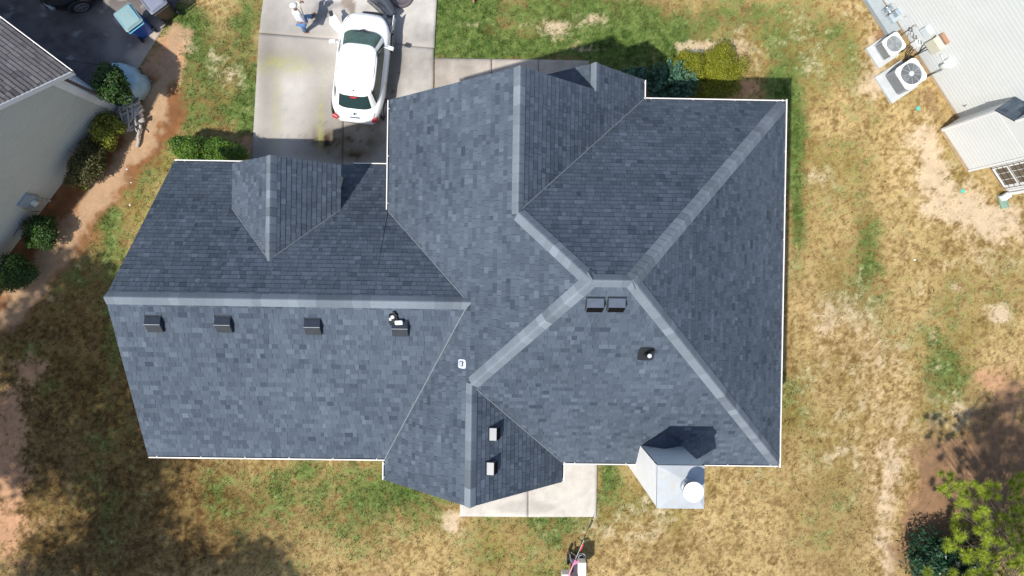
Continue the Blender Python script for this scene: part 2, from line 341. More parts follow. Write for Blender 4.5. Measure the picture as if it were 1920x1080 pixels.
SHN = dict(c=(.038, .052, .072), c2=(.116, .144, .182))
shmat = mat('shingle', SHN['c'], .9, var=.10, scale=40, attr='tone', c2=SHN['c2'], spec=.25, fine=.16, bump=.25)
capmat = mat('ridge_shingle', (.082, .100, .122), .85, var=.10, scale=25, attr='tone', c2=(.235, .270, .31), spec=.3, fine=.12, bump=.2)  # paler than the slopes: sun on the rounded tops put into the colour
deckmat = mat('roof_deck', (.03, .035, .04), .9)
def clip(poly, lines):      # poly: [(u,w)...]; lines: inward half planes (a,b,c): a*u+b*w+c>=0
    for a, b, c in lines:
        out = []; n = len(poly)
        for i in range(n):
            p, q = poly[i], poly[(i + 1) % n]; dp = a * p[0] + b * p[1] + c; dq = a * q[0] + b * q[1] + c
            if dp >= 0: out.append(p)
            if (dp > 0) != (dq > 0) and abs(dp - dq) > 1e-9:
                t = dp / (dp - dq); out.append((p[0] + (q[0] - p[0]) * t, p[1] + (q[1] - p[1]) * t))
        poly = out
        if len(poly) < 3: return None
    return poly
def shingles(name, polys, o, u, parent, m=None, expo=.143, wmin=.10, wmax=.22, seed=1, deck=True, lift=.013, under=.06):
    """courses of laminated shingle tabs over convex polygons of one plane. o: a point on the eave, u: eave direction"""
    rnd = random.Random(seed); u = Vector(u).normalized(); P0 = [Vector(p) for p in polys[0]]
    n = (P0[1] - P0[0]).cross(P0[2] - P0[0]).normalized()
    if n.z < 0: n = -n
    wv = n.cross(u)
    if wv.z < 0: wv = -wv
    o = Vector(o); loc = [[((Vector(p) - o).dot(u), (Vector(p) - o).dot(wv)) for p in pl] for pl in polys]
    HS = []
    for pl in loc:
        ar = sum(pl[i][0] * pl[(i + 1) % len(pl)][1] - pl[(i + 1) % len(pl)][0] * pl[i][1] for i in range(len(pl)))
        if ar < 0: pl.reverse()
        L = []
        for i in range(len(pl)):
            (x0, y0), (x1, y1) = pl[i], pl[(i + 1) % len(pl)]; dx, dy = x1 - x0, y1 - y0; ll = math.hypot(dx, dy)
            if ll > 1e-4: L.append((-dy / ll, dx / ll, (dy * x0 - dx * y0) / ll))
        HS.append(L)
    umin = min(p[0] for pl in loc for p in pl); umax = max(p[0] for pl in loc for p in pl)
    wmn = min(p[1] for pl in loc for p in pl); wmx = max(p[1] for pl in loc for p in pl)
    lowf = lambda a, b: float(fbm(np.array([a + seed * 7.1]), np.array([b]), .55, 3, seed)[0] - .5) * .42
    me = M(); row = 0; w0 = wmn - (wmn % expo) if wmn > 0 else wmn
    while w0 < wmx:
        x = umin - rnd.random() * .3; rj = rnd.gauss(0, .03)
        while x < umax:
            wd = rnd.uniform(wmin, wmax) if rnd.random() < .7 else rnd.uniform(wmin * .7, wmin * 1.3)
            r = rnd.random(); tn = .42 + rnd.gauss(0, .12) + rj + (.24 if r > .94 else 0) - (.22 if r < .05 else 0); tn = min(1, max(0, tn + (lowf(x, w0) if int(x * 3) != int((x + wd) * 3) or 1 else 0)))
            up_ = lift + (.004 if rnd.random() < .5 else 0); sk = rnd.gauss(0, .004)
            wj = w0 + rnd.gauss(0, .0025); rect = [(x, wj), (x + wd - .004, wj), (x + wd - .004 + sk, w0 + expo + .02), (x + sk, w0 + expo + .02)]
            for L in HS:
                pl = clip(rect, L)
                if not pl: continue
                hh = lambda p: .002 + up_ * (1 - (p[1] - wj) / (expo + .02))
                pts = [o + u * p[0] + wv * p[1] + n * hh(p) for p in pl]
                me.face(pts, tn)
                for i in range(len(pl)):
                    p, q = pl[i], pl[(i + 1) % len(pl)]
                    if abs(p[1] - wj) < 1e-5 and abs(q[1] - wj) < 1e-5 and abs(p[0] - q[0]) > .005:
                        me.face([o + u * p[0] + wv * p[1] + n * 0, o + u * q[0] + wv * q[1] + n * 0, pts[(i + 1) % len(pl)], pts[i]], tn * .6)
            x += wd
        w0 += expo; row += 1
    s_ = me.build(name, m or shmat, parent)
    if deck:
        d = M()
        for pl in polys: d.slab([Vector(p) for p in pl], n, under)
        d.build('roof_deck', deckmat, s_)
    return s_
def capline(pts, parent, width=.17, seed=3, m=None, expo=.21, rise=.035, drop=None, z=.0, tonebase=.5, name='ridge_cap', rolls=5):
    """overlapping cap shingles along a line; pts: [(P, nL, nR)] where nL/nR are down-slope directions either side"""
    rnd = random.Random(seed); me = M()
    (P, Q, dl, dr) = pts; P = Vector(P); Q = Vector(Q); dl = Vector(dl).normalized(); dr = Vector(dr).normalized()
    d = (Q - P); L = d.length; d.normalize(); up = Vector((0, 0, 1)); k = max(1, int(L / expo)); e = L / k
    tb = tonebase
    for i in range(k):
        tb = tonebase + rnd.gauss(0, .13) if rnd.random() < .6 else tb
        t = min(1, max(0, tb + rnd.gauss(0, .05)))
        a = P + d * (i * e); b = P + d * ((i + 1) * e + .03)
        R_ = []
        for c, lf in ((a, .056), (b, .038)):
            prof = [c + dl * width + up * (lf * .6), c + dl * width * .5 + up * (rise * .35 + lf), c + dl * width * .18 + up * (rise * .8 + lf), c + up * (rise * .92 + lf),
                    c + dr * width * .18 + up * (rise * .8 + lf), c + dr * width * .5 + up * (rise * .35 + lf), c + dr * width + up * (lf * .6)]
            R_.append(prof)
        me.ring(R_, close=False, t=t)
        lo = [p - up * .03 for p in R_[0]]
        me.ring([lo, R_[0]], close=False, t=t * .6)
        me.face([R_[0][0], R_[1][0], R_[1][0] - up * .03, R_[0][0] - up * .03], t * .6); me.face([R_[0][-1], R_[0][-1] - up * .03, R_[1][-1] - up * .03, R_[1][-1]], t * .6)
    o = me.build(name, m or capmat, parent, smooth=True); return o
dN, dS, dE, dW = (0, 1, -1), (0, -1, -1), (1, 0, -1), (-1, 0, -1)
yn = 5.42; XN = 2.25; ZN = ZE + XF - XN
A1 = (XA, YM, ZR); B1 = (XB, YM, ZR)
# west plane: hip west face + west slopes of both gables, one plane cut by the wing's roof
def w3(x, y): return (x, y, zW(x))
WV = (XW, YRW, ZE)
shingles('roof_slope', [[w3(XW, YF), w3(X1, YF), JN, w3(GJ[0], JN[1] if False else 1.53), VF][:2] + [w3(X1, JN[1]), VF],
                        [VF, w3(X1, JN[1]), A1, w3(GJ[0], YW)],
                        [w3(GJ[0], YW), A1, JS],
                        [w3(GJ[0], YW), JS, w3(X2, YR), w3(XW, YR), WV]], (XW, YR, ZE), (0, 1, 0), house, seed=5)
shingles('roof_slope', [[(XF, YN, ZE), (XE, YN, ZE), B1, A1, JN]], (XF, YN, ZE), (1, 0, 0), house, seed=6)
shingles('roof_slope', [[(XE, YN, ZE), (XE, YS, ZE), B1]], (XE, YS, ZE), (0, 1, 0), house, seed=7)
shingles('roof_slope', [[(XR, YS, ZE), (XE, YS, ZE), B1, A1, JS]], (XR, YS, ZE), (1, 0, 0), house, seed=8)
e3 = lambda x, y: (x, y, ZE + XF - x)
XV = X1 + (YF - JN[1])
shingles('roof_slope', [[JN, (X1, YF, Z1), e3(XV, YF)], [e3(XN, YF), e3(XN, yn), (XF, yn, ZE), (XF, YN, ZE), e3(XV, YF)]], (XF, YN, ZE), (0, 1, 0), house, seed=9)
XNW = XN - (XF - XN)
shingles('roof_slope', [[(XN, yn, ZN), (XN, YF - .3, ZN), (XNW, YF - .3, ZE), (XNW, yn, ZE)]], (XNW, yn, ZE), (0, 1, 0), house, seed=10, under=.05)
shingles('roof_slope', [[(XR, YS, ZE), JS, (X2, YR, Z2), (XR, YR, ZE)]], (XR, YR, ZE), (0, 1, 0), house, seed=11)
# wing (front slope lower at its eave than the rear one)
DX, DL, DR, DZ, DE = -5.75, -7.15, -4.30, 5.58, 4.20
yfz = lambda z: YW + (ZW - z) / SF
shingles('roof_slope', [[(XG, YFW, ZF), (XW - .02, YFW, ZF), (XW - .02, YW, ZW), (XG, YW, ZW)], [VF, GJ, (XW - .02, YW, ZW)]], (XG, YFW, ZF), (1, 0, 0), house, seed=12)
shingles('roof_slope', [[(XG, YRW, ZE), (XG, YW, ZW), GJ, WV]], (XG, YRW, ZE), (1, 0, 0), house, seed=13)
# dormer
DY = 3.02
def dorm(xe, seed):
    ze = DE + .03
    y2 = yfz(ze); y3 = yfz(DZ)
    shingles('roof_slope', [[(xe, DY, ze), (DX, DY, DZ), (DX, y3, DZ), (xe, y2, ze)]], (xe, DY, ze), (0, 1, 0), dormer, seed=seed, under=.05)
dormer = M(); dwall = mat('siding_white', (.62, .61, .57), .6, var=.05)
yb = yfz(DE) + 0
dormer.prism([(DL + .12, DY - .22), (DR - .12, DY - .22), (DR - .12, 1.2), (DL + .12, 1.2)], 2.95, DE - .02)
dormer.add([(DL + .12, DY - .22, DE - .02), (DR - .12, DY - .22, DE - .02), (DX, DY - .22, DZ - .12)], [(0, 1, 2)])
dormer = dormer.build('dormer', dwall, house)
link_fix = Matrix.Identity(4)
dorm(DL, 14); dorm(DR, 15)
dw = M(); dw.box(DX - .45, DX + .45, DY - .225, DY - .19, 3.3, 4.3); dwn = dw.build('window', mat('window_glass', (.03, .04, .05), .08), dormer)

# ridge and hip caps
caps = [(A1, B1, dS, dN), (JN, A1, dW, dN), (JS, A1, dW, dS), ((XE - .05, YN - .05, ZE + .05), B1, dN, dE), ((XE - .05, YS + .05, ZE + .05), B1, dS, dE),
        ((X1, YF, Z1), JN, dW, dE), ((X2, YR, Z2), JS, dW, dE), ((XN, yn, ZN), (XN, YF - .02, ZN), dW, dE), ((XG, YW, ZW), (GJ[0] + .05, YW, ZW), (0, -1, -SR), (0, 1, -SF)),
        ((DX, DY, DZ), (DX, yfz(DZ), DZ), dW, dE)]
for i, (p, q, l, r_) in enumerate(caps):
    dv = (Vector(q) - Vector(p)).normalized()
    def perp(n):      # direction in the roof plane square to the ridge
        n = Vector(n)
        if abs(n.x) > 0 and abs(n.y) == 0: nn = Vector((n.x, 0, 1))
        else: nn = Vector((0, n.y, 1)) if abs(abs(n.z) - 1) < 1e-6 else Vector((0, n.y * abs(n.z), 1))
        c = dv.cross(nn).normalized()
        return c if c.z < 0 else -c
    capline((p, q, perp(l), perp(r_)), house, width=.19 if i not in (7,) else .15, seed=30 + i)
# valleys: thin closed-cut lines
vm = mat('valley_flashing', (.16, .18, .20), .7, var=.2)
def valley(P, Q, parent=house, r=.018):
    v = M(); v.tube([Vector(P) + Vector((0, 0, .022)), Vector(Q) + Vector((0, 0, .022))], r, 6); v.build('valley', vm, parent)
valley((XF, YN, ZE), JN); valley((XR, YS, ZE), JS); valley(VF, GJ); valley((XW, YRW, ZE), GJ)
valley((DL, yfz(DE + .03), DE + .03), (DX, yfz(DZ), DZ)); valley((DR, yfz(DE + .03), DE + .03), (DX, yfz(DZ), DZ))

# gutters
gm = mat('gutter_white', (.78, .76, .74), .4, var=.04); gd = mat('gutter_inside', (.10, .09, .09), .8)
def gutter(P, Q, out, parent=house, w=.125, ends=True):
    P = Vector(P); Q = Vector(Q); out = Vector(out); up = Vector((0, 0, 1)); d = (Q - P); L = d.length; d.normalize()
    P = P + up * -.05 - out * .055; Q = Q + up * -.05 - out * .055
    g = M(); prof = [(0, 0), (0, -.11), (.09, -.12), (w, -.05), (w, .01), (w + .006, .014), (w - .020, .014), (w - .020, -.04), (.075, -.09), (.015, -.085), (.015, 0)]
    # thin sheet profile
    g.ring([[c + out * a + up * b for a, b in prof] for c in (P, Q)], close=True, caps=True)
    o = g.build('gutter', gm, parent)
    k = max(1, int(L / 1.15))
    for i in range(k + 1):
        c = P + d * (L * (i + .18) / (k + .36)); b = M()
        b.slab([c - d * .009 + out * -.01 + up * .002, c + d * .009 + out * -.01 + up * .002, c + d * .009 + out * (w - .01) + up * .008, c - d * .009 + out * (w - .01) + up * .008], up, .01)
        b.build('gutter_hanger', gm, o)
    inn = M(); inn.slab([P + out * .016 + up * -.045, Q + out * .016 + up * -.045, Q + out * (w - .024) + up * -.045, P + out * (w - .024) + up * -.045], up, .006); inn.build('gutter_floor', gd, o)
    return o
gutter((XF + .02, YN, ZE), (XE, YN, ZE), (0, 1, 0)); gutter((XE, YN + .1, ZE), (XE, YS - .1, ZE), (1, 0, 0))
gutter((XR + .1, YS, ZE), (3.66, YS, ZE), (0, -1, 0)); gutter((4.8, YS, ZE), (XE, YS, ZE), (0, -1, 0))
gutter((XW, VF[1], ZE), (XW, YF, ZE), (-1, 0, 0)); gutter((XW, YR, ZE), (XW, YRW - .1, ZE), (-1, 0, 0)); gutter((XR, YR, ZE), (XR, YS, ZE), (1, 0, 0))
gutter((XG, YRW, ZE), (XW - .02, YRW, ZE), (0, -1, 0)); gutter((XF, YN, ZE), (XF, yn, ZE), (1, 0, 0))
gutter((XG, YFW, ZF), (DL - .02, YFW, ZF), (0, 1, 0)); gutter((DR + .05, YFW, ZF), (XW - .02, YFW, ZF), (0, 1, 0))

# walls and soffits
sid = mat('siding_cream', (.55, .52, .46), .7, var=.05)
IN = .35
def laps(g, A_, B_, nn, z0, zt, lap, d=.022):
    """dutch-lap boards on the vertical plane through A_-B_ (z=0 points), nn outward"""
    z = z0; U_ = Vector((0, 0, 1))
    while z < zt - .01:
        za, zb = min(z + lap * .68, zt), min(z + lap, zt); o_ = nn * d; g.face([A_ + U_ * z, B_ + U_ * z, B_ + o_ + U_ * z, A_ + o_ + U_ * z]); g.face([A_ + o_ + U_ * z, B_ + o_ + U_ * z, B_ + o_ + U_ * za, A_ + o_ + U_ * za])
        g.face([A_ + o_ + U_ * za, B_ + o_ + U_ * za, B_ + U_ * zb, A_ + U_ * zb]); z += lap
def lapwall(name, base, m, parent, z0=0.0, zt=None, lap=.115):
    """wall polygon extruded with horizontal lap steps. base: list of (x,y) footprint, closed"""
    g = M(); k = int((zt - z0) / lap); n = len(base)
    c = [sum(p[0] for p in base) / n, sum(p[1] for p in base) / n]
    for i in range(n):
        a = Vector((*base[i], 0)); b = Vector((*base[(i + 1) % n], 0)); d = (b - a).normalized(); nn = Vector((d.y, -d.x, 0))
        laps(g, a, b, nn, z0, zt, lap)
    return g.build(name, m, parent)
foot = [(XG + .2, YRW + IN), (XW + IN, YRW + IN), (XW + IN, YR + .2), (XR - IN, YR + .2), (XR - IN, YS + IN), (XE - IN, YS + IN), (XE - IN, YN - IN), (XF - IN, YN - IN), (XF - IN, YF - .2), (XW + IN, YF - .2), (XW + IN, YFW - IN), (XG + .2, YFW - IN)]
footw = [p for p in foot]
lapwall('wall', foot[1:11], sid, house, 0, ZE - .15)
g = M()     # wing walls and gable end, following the two slopes
x = XG + .2; zr_ = ZW - .08
prof = [(YRW + IN, 0), (YFW - IN, 0), (YFW - IN, ZF + .2), (YW, zr_), (YRW + IN, ZE - .02)]
for xx in (x, XW + .4):
    g.face([(xx, y, z) for y, z in prof])
g.face([(x, YFW - IN, 0), (XW + .4, YFW - IN, 0), (XW + .4, YFW - IN, ZF + .2), (x, YFW - IN, ZF + .2)]); g.face([(x, YRW + IN, 0), (XW + .4, YRW + IN, 0), (XW + .4, YRW + IN, ZE), (x, YRW + IN, ZE)])
g.build('wall', sid, house)
for (x0, x1, xm, zt, y) in ((XW + IN, XF - IN, X1, Z1 - .1, YF - .2), (XW + IN, XR - IN, X2, Z2 - .1, YR + .2), (XNW + .3, XF - IN, XN, ZN - .1, yn - .25)):
    g = M(); yy = y + (.3 if y < 0 else -.3)
    g.add([(x0, y, ZE - .16), (x1, y, ZE - .16), (x1, y, ZE + .22), (xm, y, zt), (x0, y, ZE + .22), (x0, yy, ZE - .16), (x1, yy, ZE - .16), (x1, yy, ZE + .22), (xm, yy, zt), (x0, yy, ZE + .22)],
          [(0, 1, 2, 3, 4), (9, 8, 7, 6, 5), (0, 5, 6, 1)]); g.build('gable_wall', sid, house)
g = M()
for (x, y) in ((XNW + .4, yn - .35), (XF - .45, yn - .35)): g.box(x - .08, x + .08, y - .08, y + .08, .05, ZE - .15)
g.build('porch_post', gm, house)
zs = ZE - .14
for i, pl in enumerate(([(XF - IN, YN - IN - .05), (XE - .01, YN - IN - .05), (XE - .01, YN - .01), (XF - IN, YN - .01)], [(XE - IN - .05, YS + .01), (XE - .01, YS + .01), (XE - .01, YN - .4), (XE - IN - .05, YN - .4)],
                        [(XR, YS + .01), (XE - .4, YS + .01), (XE - .4, YS + IN + .05), (XR, YS + IN + .05)], [(XG + .02, YRW + .01), (XW, YRW + .01), (XW, YRW + IN + .05), (XG + .02, YRW + IN + .05)])):
    sf = M(); sf.prism(pl, zs - .02 - .004 * (i == 1), zs - .004 * (i == 1)); sf.build('soffit', gm, house)
wg = mat('window_glass', (.03, .04, .05), .08)
def window(P, u, out, w_, h_, parent, fm=gm):
    P = Vector(P); u = Vector(u).normalized(); out = Vector(out).normalized(); up = Vector((0, 0, 1))
    f = M()
    def bx(a0, a1, b0, b1, d0, d1, mm):
        v = [P + u * a + up * b + out * d for d in (d0, d1) for b in (b0, b1) for a in (a0, a1)]
        mm.add(v, [(0, 2, 3, 1), (4, 5, 7, 6), (0, 1, 5, 4), (2, 6, 7, 3), (0, 4, 6, 2), (1, 3, 7, 5)])
    for s_ in (0, w_ - .07): bx(s_, s_ + .07, 0, h_, -.02, .06, f)
    for s_ in (0, h_ - .07, h_ / 2 - .02): bx(.07, w_ - .07, s_, s_ + .07, -.02, .055, f)
    o = f.build('window', fm, parent); p = M(); bx(.06, w_ - .06, .06, h_ - .06, -.01, .034, p); p.build('pane', wg, o); return o
for y in (-3, -.5, 2.4): window((XE - IN, y, 1.5), (0, 1, 0), (1, 0, 0), .95, 1.5, house)
for x in (-7.6, -5.2): window((x, YRW + IN, 1.5), (1, 0, 0), (0, -1, 0), 1.1, 1.4, house)
for x in (5.2,): window((x, YN - IN, 1.3), (1, 0, 0), (0, 1, 0), 1.3, 1.6, house)
window((-1.6, YF - .2, 1.5), (1, 0, 0), (0, 1, 0), 1.2, 1.5, house)
gdm = M()
for i in range(4): gdm.box(-8.3, -3.5, YFW - IN, YFW - IN + .03, .1 + i * .56, .1 + i * .56 + .54)
gdm.build('garage_door', gm, house, bevel=.01)
sdm = M(); sdm.box(-.2, 1.0, YR + .16, YR + .2, .1, 2.2); sdm.build('patio_door', wg, house)

# chimney: white sided chase, flat metal chase cover, round flue with a drum cap, small saddle behind
CX0, CX1, CY0, CY1, CZ = 3.69, 4.74, -5.17, -4.22, 7.02
cw = mat('chimney_siding', (.80, .80, .78), .5, var=.04)
ch = lapwall('chimney', [(CX0, CY0), (CX1, CY0), (CX1, CY1), (CX0, CY1)], cw, house, 0, CZ - .02, lap=.15)
cc = M(); cc.box(CX0 - .025, CX1 + .025, CY0 - .025, CY1 + .025, CZ - .09, CZ)
# crown slightly raised to the flue
fx, fy = 4.38, -4.66
cn = [(CX0 - .02, CY0 - .02, CZ), (CX1 + .02, CY0 - .02, CZ), (CX1 + .02, CY1 + .02, CZ), (CX0 - .02, CY1 + .02, CZ)]
top = [(fx - .2, fy - .2, CZ + .045), (fx + .2, fy - .2, CZ + .045), (fx + .2, fy + .2, CZ + .045), (fx - .2, fy + .2, CZ + .045)]
cc.add([(x, y, z + .003) for x, y, z in cn] + top, [(0, 1, 5, 4), (1, 2, 6, 5), (2, 3, 7, 6), (3, 0, 4, 7), (4, 5, 6, 7)])
ccm = mat('chase_cover_metal', (.37, .395, .41), .55, metal=.1, var=.10, scale=3)
n = ccm.node_tree   # rust stain: warm film where the noise is high
b = n.nodes['Principled BSDF']; lk = [l for l in n.links if l.to_socket == b.inputs['Base Color']][0]; src = lk.from_socket
tc = n.nodes['Texture Coordinate']; no = n.nodes.new('ShaderNodeTexNoise'); no.inputs['Scale'].default_value = 2.6; no.inputs['Detail'].default_value = 3
n.links.new(tc.outputs['Object'], no.inputs['Vector']); mr = n.nodes.new('ShaderNodeMapRange'); mr.inputs[1].default_value = .56; mr.inputs[2].default_value = .72; n.links.new(no.outputs['Fac'], mr.inputs[0])
mx = n.nodes.new('ShaderNodeMix'); mx.data_type = 'RGBA'; mx.inputs[7].default_value = (.40, .35, .25, 1); n.links.new(mr.outputs[0], mx.inputs[0]); n.links.new(src, mx.inputs[6]); n.links.new(mx.outputs[2], b.inputs['Base Color'])
cc.build('chase_cover', ccm, ch)
fl = M(); fl.cyl((fx, fy, CZ + .03), (fx, fy, CZ + .12), .20, .165, 24); fl.cyl((fx, fy, CZ + .12), (fx, fy, CZ + .36), .15, .15, 24)
flo = fl.build('flue', mat('flue_metal', (.5, .52, .54), .35, metal=.7), ch, smooth=False)
bk = M(); bk.cyl((fx, fy, CZ + .30), (fx, fy, CZ + .52), .185, .185, 24, caps=False); bk.build('flue_mesh', mat('flue_black', (.02, .02, .02), .6), flo)
bd = M()
for zz in (.31, .41, .50): bd.cyl((fx, fy, CZ + zz), (fx, fy, CZ + zz + .012), .192, .192, 24)
for k in range(8):
    a = k * math.pi / 4; bd.box(-.008, .008, .183, .195, CZ + .3, CZ + .52, Matrix.Translation((fx, fy, 0)) @ Matrix.Rotation(a, 4, 'Z'))
bd.build('flue_cage', mat('flue_metal', (.5, .52, .54), .35, metal=.7), flo)
cp = M(); rr = [[(fx + r_ * math.cos(k * math.pi / 16), fy + r_ * math.sin(k * math.pi / 16), CZ + zz) for k in range(32)] for r_, zz in ((.225, .50), (.232, .53), (.228, .545), (.12, .575), (.02, .585))]
cp.ring(rr, caps=True); cp.build('flue_cap', mat('flue_cap_white', (.86, .86, .86), .35), flo, smooth=False)
# cricket behind the chimney
cr = M(); xm = (CX0 + CX1) / 2; zb = lambda y: ZE + (y - YS) + .02
yk = CY1 + .42; cr.add([(CX0 - .05, CY1, zb(CY1)), (xm, CY1, zb(CY1) + .42), (CX1 + .05, CY1, zb(CY1)), (xm, yk, zb(yk))], [(0, 1, 3), (1, 2, 3)]); cr.build('cricket', shmat, house)

# roof vents, pipes
blk = mat('vent_black', (.022, .028, .038), .32, var=.15, spec=.6); wht = mat('vent_side', (.035, .04, .05), .45)
def vent(P, up_, n, big=1.0, vm_=None):
    """slant-back box vent: P centre on roof, up_: up-slope, n: normal"""
    up_ = Vector(up_).normalized(); n = Vector(n).normalized(); s_ = up_.cross(n).normalized(); P = Vector(P) + n * .018
    w_, d_ = .19 * big, .215 * big; v = M()
    T = lambda a, b, c: P + s_ * a + up_ * b + n * c
    fl_ = M(); fl_.slab([T(-w_ - .02, -d_, 0.012), T(w_ + .02, -d_, .012), T(w_ + .02, d_ + .02, .012), T(-w_ - .02, d_ + .02, .012)], n, .012)
    pr = [(-d_, .012), (-d_, .05), (.07, .165), (d_, .03), (d_, .012)]
    v.ring([[T(-w_, b, c) for b, c in pr], [T(w_, b, c) for b, c in pr]], close=True, caps=True)
    o = v.build('roof_vent', vm_ or blk, house, bevel=.006); fl_.build('flange', blk, o)
    fr = M(); fr.slab([T(-w_ * .97, -d_ * .985, .054), T(w_ * .97, -d_ * .985, .054), T(w_ * .97, .062, .166), T(-w_ * .97, .062, .166)], n, .003); fr.build('vent_hood', mat('vent_mouth', (.004, .004, .005), .7, spec=.1) if vm_ else mat('vent_hood', (.035, .045, .06), .3), o)
    if not vm_:
        e = M(); e.tube([T(-w_, .07, .167), T(w_, .07, .167)], .006, 5); e.build('hood_crease', mat('edge_pale', (.4, .42, .45), .4), o)
    return o
nS = (0, -1, 1); uS = (0, 1, 1); nWr = Vector((0, -SR, 1)); uWr = Vector((0, 1, SR)); nE_ = (1, 0, 1); uE = (-1, 0, 1)
pW = (0, YW, ZW)
for q in ((291, 606), (421, 607), (588, 611), (751, 614)): vent(RP(*q, pW, nWr), uWr, nWr, 1.0)
for q in ((1115, 569), (1155, 569)): vent(RP(*q, (0, YS, ZE), nS), uS, nS, .92, mat('vent_slate', (.085, .105, .14), .35, var=.1))  # slate instead of black puts sky reflection on the tops into the colour
for q in ((925, 812), (920, 876)): vent(RP(*q, (XR, 0, ZE), nE_), uE, nE_, .8, mat('vent_grey', (.19, .205, .22), .4, var=.06))  # lighter grey paints the sunlit tops of these two
# plumbing pipe on west slope with white lead flashing; black elbow pipe on south slope
def pipe(px, py, P, nn, up_, hgt, fmat, boot, r_=.045, cap=None, fs=1.0):
    p = Vector(RP(px, py, P, nn)); nn = Vector(nn).normalized(); up_ = Vector(up_).normalized(); s_ = up_.cross(nn)
    o = M(); o.cyl(p - Vector((0, 0, .1)), p + Vector((0, 0, hgt)), r_, r_, 16, caps=False); o.cyl(p, p + Vector((0, 0, hgt - .03)), r_ * .8, r_ * .8, 16)
    oo = o.build('vent_pipe', boot, house, smooth=False)
    f = M(); c = [p + nn * .025 + s_ * (fs * .15 * math.copysign(abs(math.cos(k * math.pi / 12)) ** .4, math.cos(k * math.pi / 12))) + up_ * (fs * .18 * math.copysign(abs(math.sin(k * math.pi / 12)) ** .4, math.sin(k * math.pi / 12)) + .03) for k in range(24)]
    f.slab(c, nn, .012); f.cyl(p + nn * .02, p + Vector((0, 0, .07)), .075, .055, 16); f.build('flashing', fmat, oo)
    if cap:
        k = M(); k.cyl(p + Vector((0, 0, hgt)), p + Vector((0, 0, hgt + .02)), r_ * .9, r_ * .85, 16); k.build('pipe_mouth', cap, oo)
pipe(866, 682, (XW, 0, ZE), (-1, 0, 1), (1, 0, 1), .10, mat('lead_white', (.62, .68, .72), .5), mat('pipe_black', (.012, .012, .014), .5), .058, None, .72)
pipe(1211, 664, (0, YS, ZE), nS, uS, .42, mat('flashing_black', (.018, .020, .025), .65, spec=.3), mat('pipe_black', (.012, .012, .014), .5), .055, mat('pipe_grey', (.45, .47, .5), .5), 1.25)

# small pile left on the roof by a vent: a dark harness with white cloth
pp = Vector(RP(741, 596, pW, nWr)); bag = thing('tool_bag', 'open black tool bag with white rags lying on the roof ridge side beside a vent', 'tool bag', pp + Vector((0, 0, .02)))
g = M(); rot = Matrix.Rotation(math.atan(SR), 4, 'X')
g.box(-.10, .02, -.10, .10, 0, .10, rot); g.box(.01, .07, -.06, .20, 0, .07, rot @ Matrix.Rotation(.3, 4, 'Z')); g.box(-.12, .08, .07, .14, 0, .09, rot @ Matrix.Rotation(.2, 4, 'Z')); g.build('bag_body', mat('nylon_black', (.015, .015, .018), .7), bag, bevel=.02)
g = M(); g.box(.0, .19, -.12, -.01, .08, .15, rot @ Matrix.Rotation(.08, 4, 'Z')); g.build('white_rag', mat('cloth_white', (.8, .8, .8), .8, bump=.5), bag, bevel=.025)
g = M(); g.box(-.03, .05, .05, .13, .06, .12, rot @ Matrix.Rotation(.6, 4, 'Z')); g.box(-.13, -.07, -.02, .05, .06, .11, rot); g.build('white_buckle', mat('cloth_white', (.8, .8, .8), .8), bag, bevel=.02)
g = M(); g.tube([(-.12, -.05, .03), (-.15, -.12, 0), (-.1, -.17, -.05), (-.04, -.14, -.03)], .012, 6); g.build('strap', mat('nylon_black', (.015, .015, .018), .7), bag)

# ------------------------------------------------------------------ foliage
def leafmat(name, c, c2, rough=.5):
    m = mat(name, c, rough, var=.25, scale=3, attr='tone', c2=c2, spec=.3)
    m.node_tree.nodes['Principled BSDF'].inputs['Subsurface Weight'].default_value = 0
    return m
def leafquads(P, N, L, W, m, parent, name='foliage', seed=0, tones=None, curl=.0):
    """one small pointed leaf (4 corners) at each P, lying roughly square to N"""
    r = np.random.default_rng(seed); n = len(P)
    T = np.cross(N, r.normal(size=(n, 3))); T /= np.linalg.norm(T, axis=1)[:, None] + 1e-9; B = np.cross(N, T)
    L = (L * r.uniform(.6, 1.3, n))[:, None]; W = (W * r.uniform(.7, 1.2, n))[:, None]
    V = np.stack([P - T * L * .5, P + B * W * .5 - T * L * .05, P + T * L * .5 - N * L * curl, P - B * W * .5 - T * L * .05], 1).reshape(-1, 3)
    Fq = np.arange(4 * n).reshape(n, 4)
    if tones is None: tones = np.clip(r.normal(.45, .22, n), 0, 1)
    return npmesh(name, V, Fq, m, parent, tone=tones, k=4)
def clump_points(n, rx, ry, rz, seed, lumps=14, spread=.42, shell=.35, zmin=-.75):
    r = np.random.default_rng(seed)
    C = r.normal(size=(lumps, 3)); C /= np.linalg.norm(C, axis=1)[:, None]; C *= r.uniform(.35, .68, (lumps, 1)); C[:, 2] = np.abs(C[:, 2]) * .9 - .25 * (r.random(lumps) < .35)
    k = r.integers(0, lumps, n); D = r.normal(size=(n, 3)); D /= np.linalg.norm(D, axis=1)[:, None]
    rad = spread * r.uniform(.75, 1.15, lumps)[k] * (1 - shell * r.random(n) ** 1.5) * (1 + .12 * r.normal(size=n))
    P = C[k] + D * rad[:, None]; P[:, 2] = np.maximum(P[:, 2], zmin + .05 * r.random(n))
    N = D * .7 + r.normal(size=(n, 3)) * .45 + np.array([0, 0, .35]); N /= np.linalg.norm(N, axis=1)[:, None]
    t = np.clip(.45 + r.normal(0, .10, lumps)[k] + r.normal(0, .15, n), 0, 1)
    return P * np.array([rx, ry, rz]), N, t
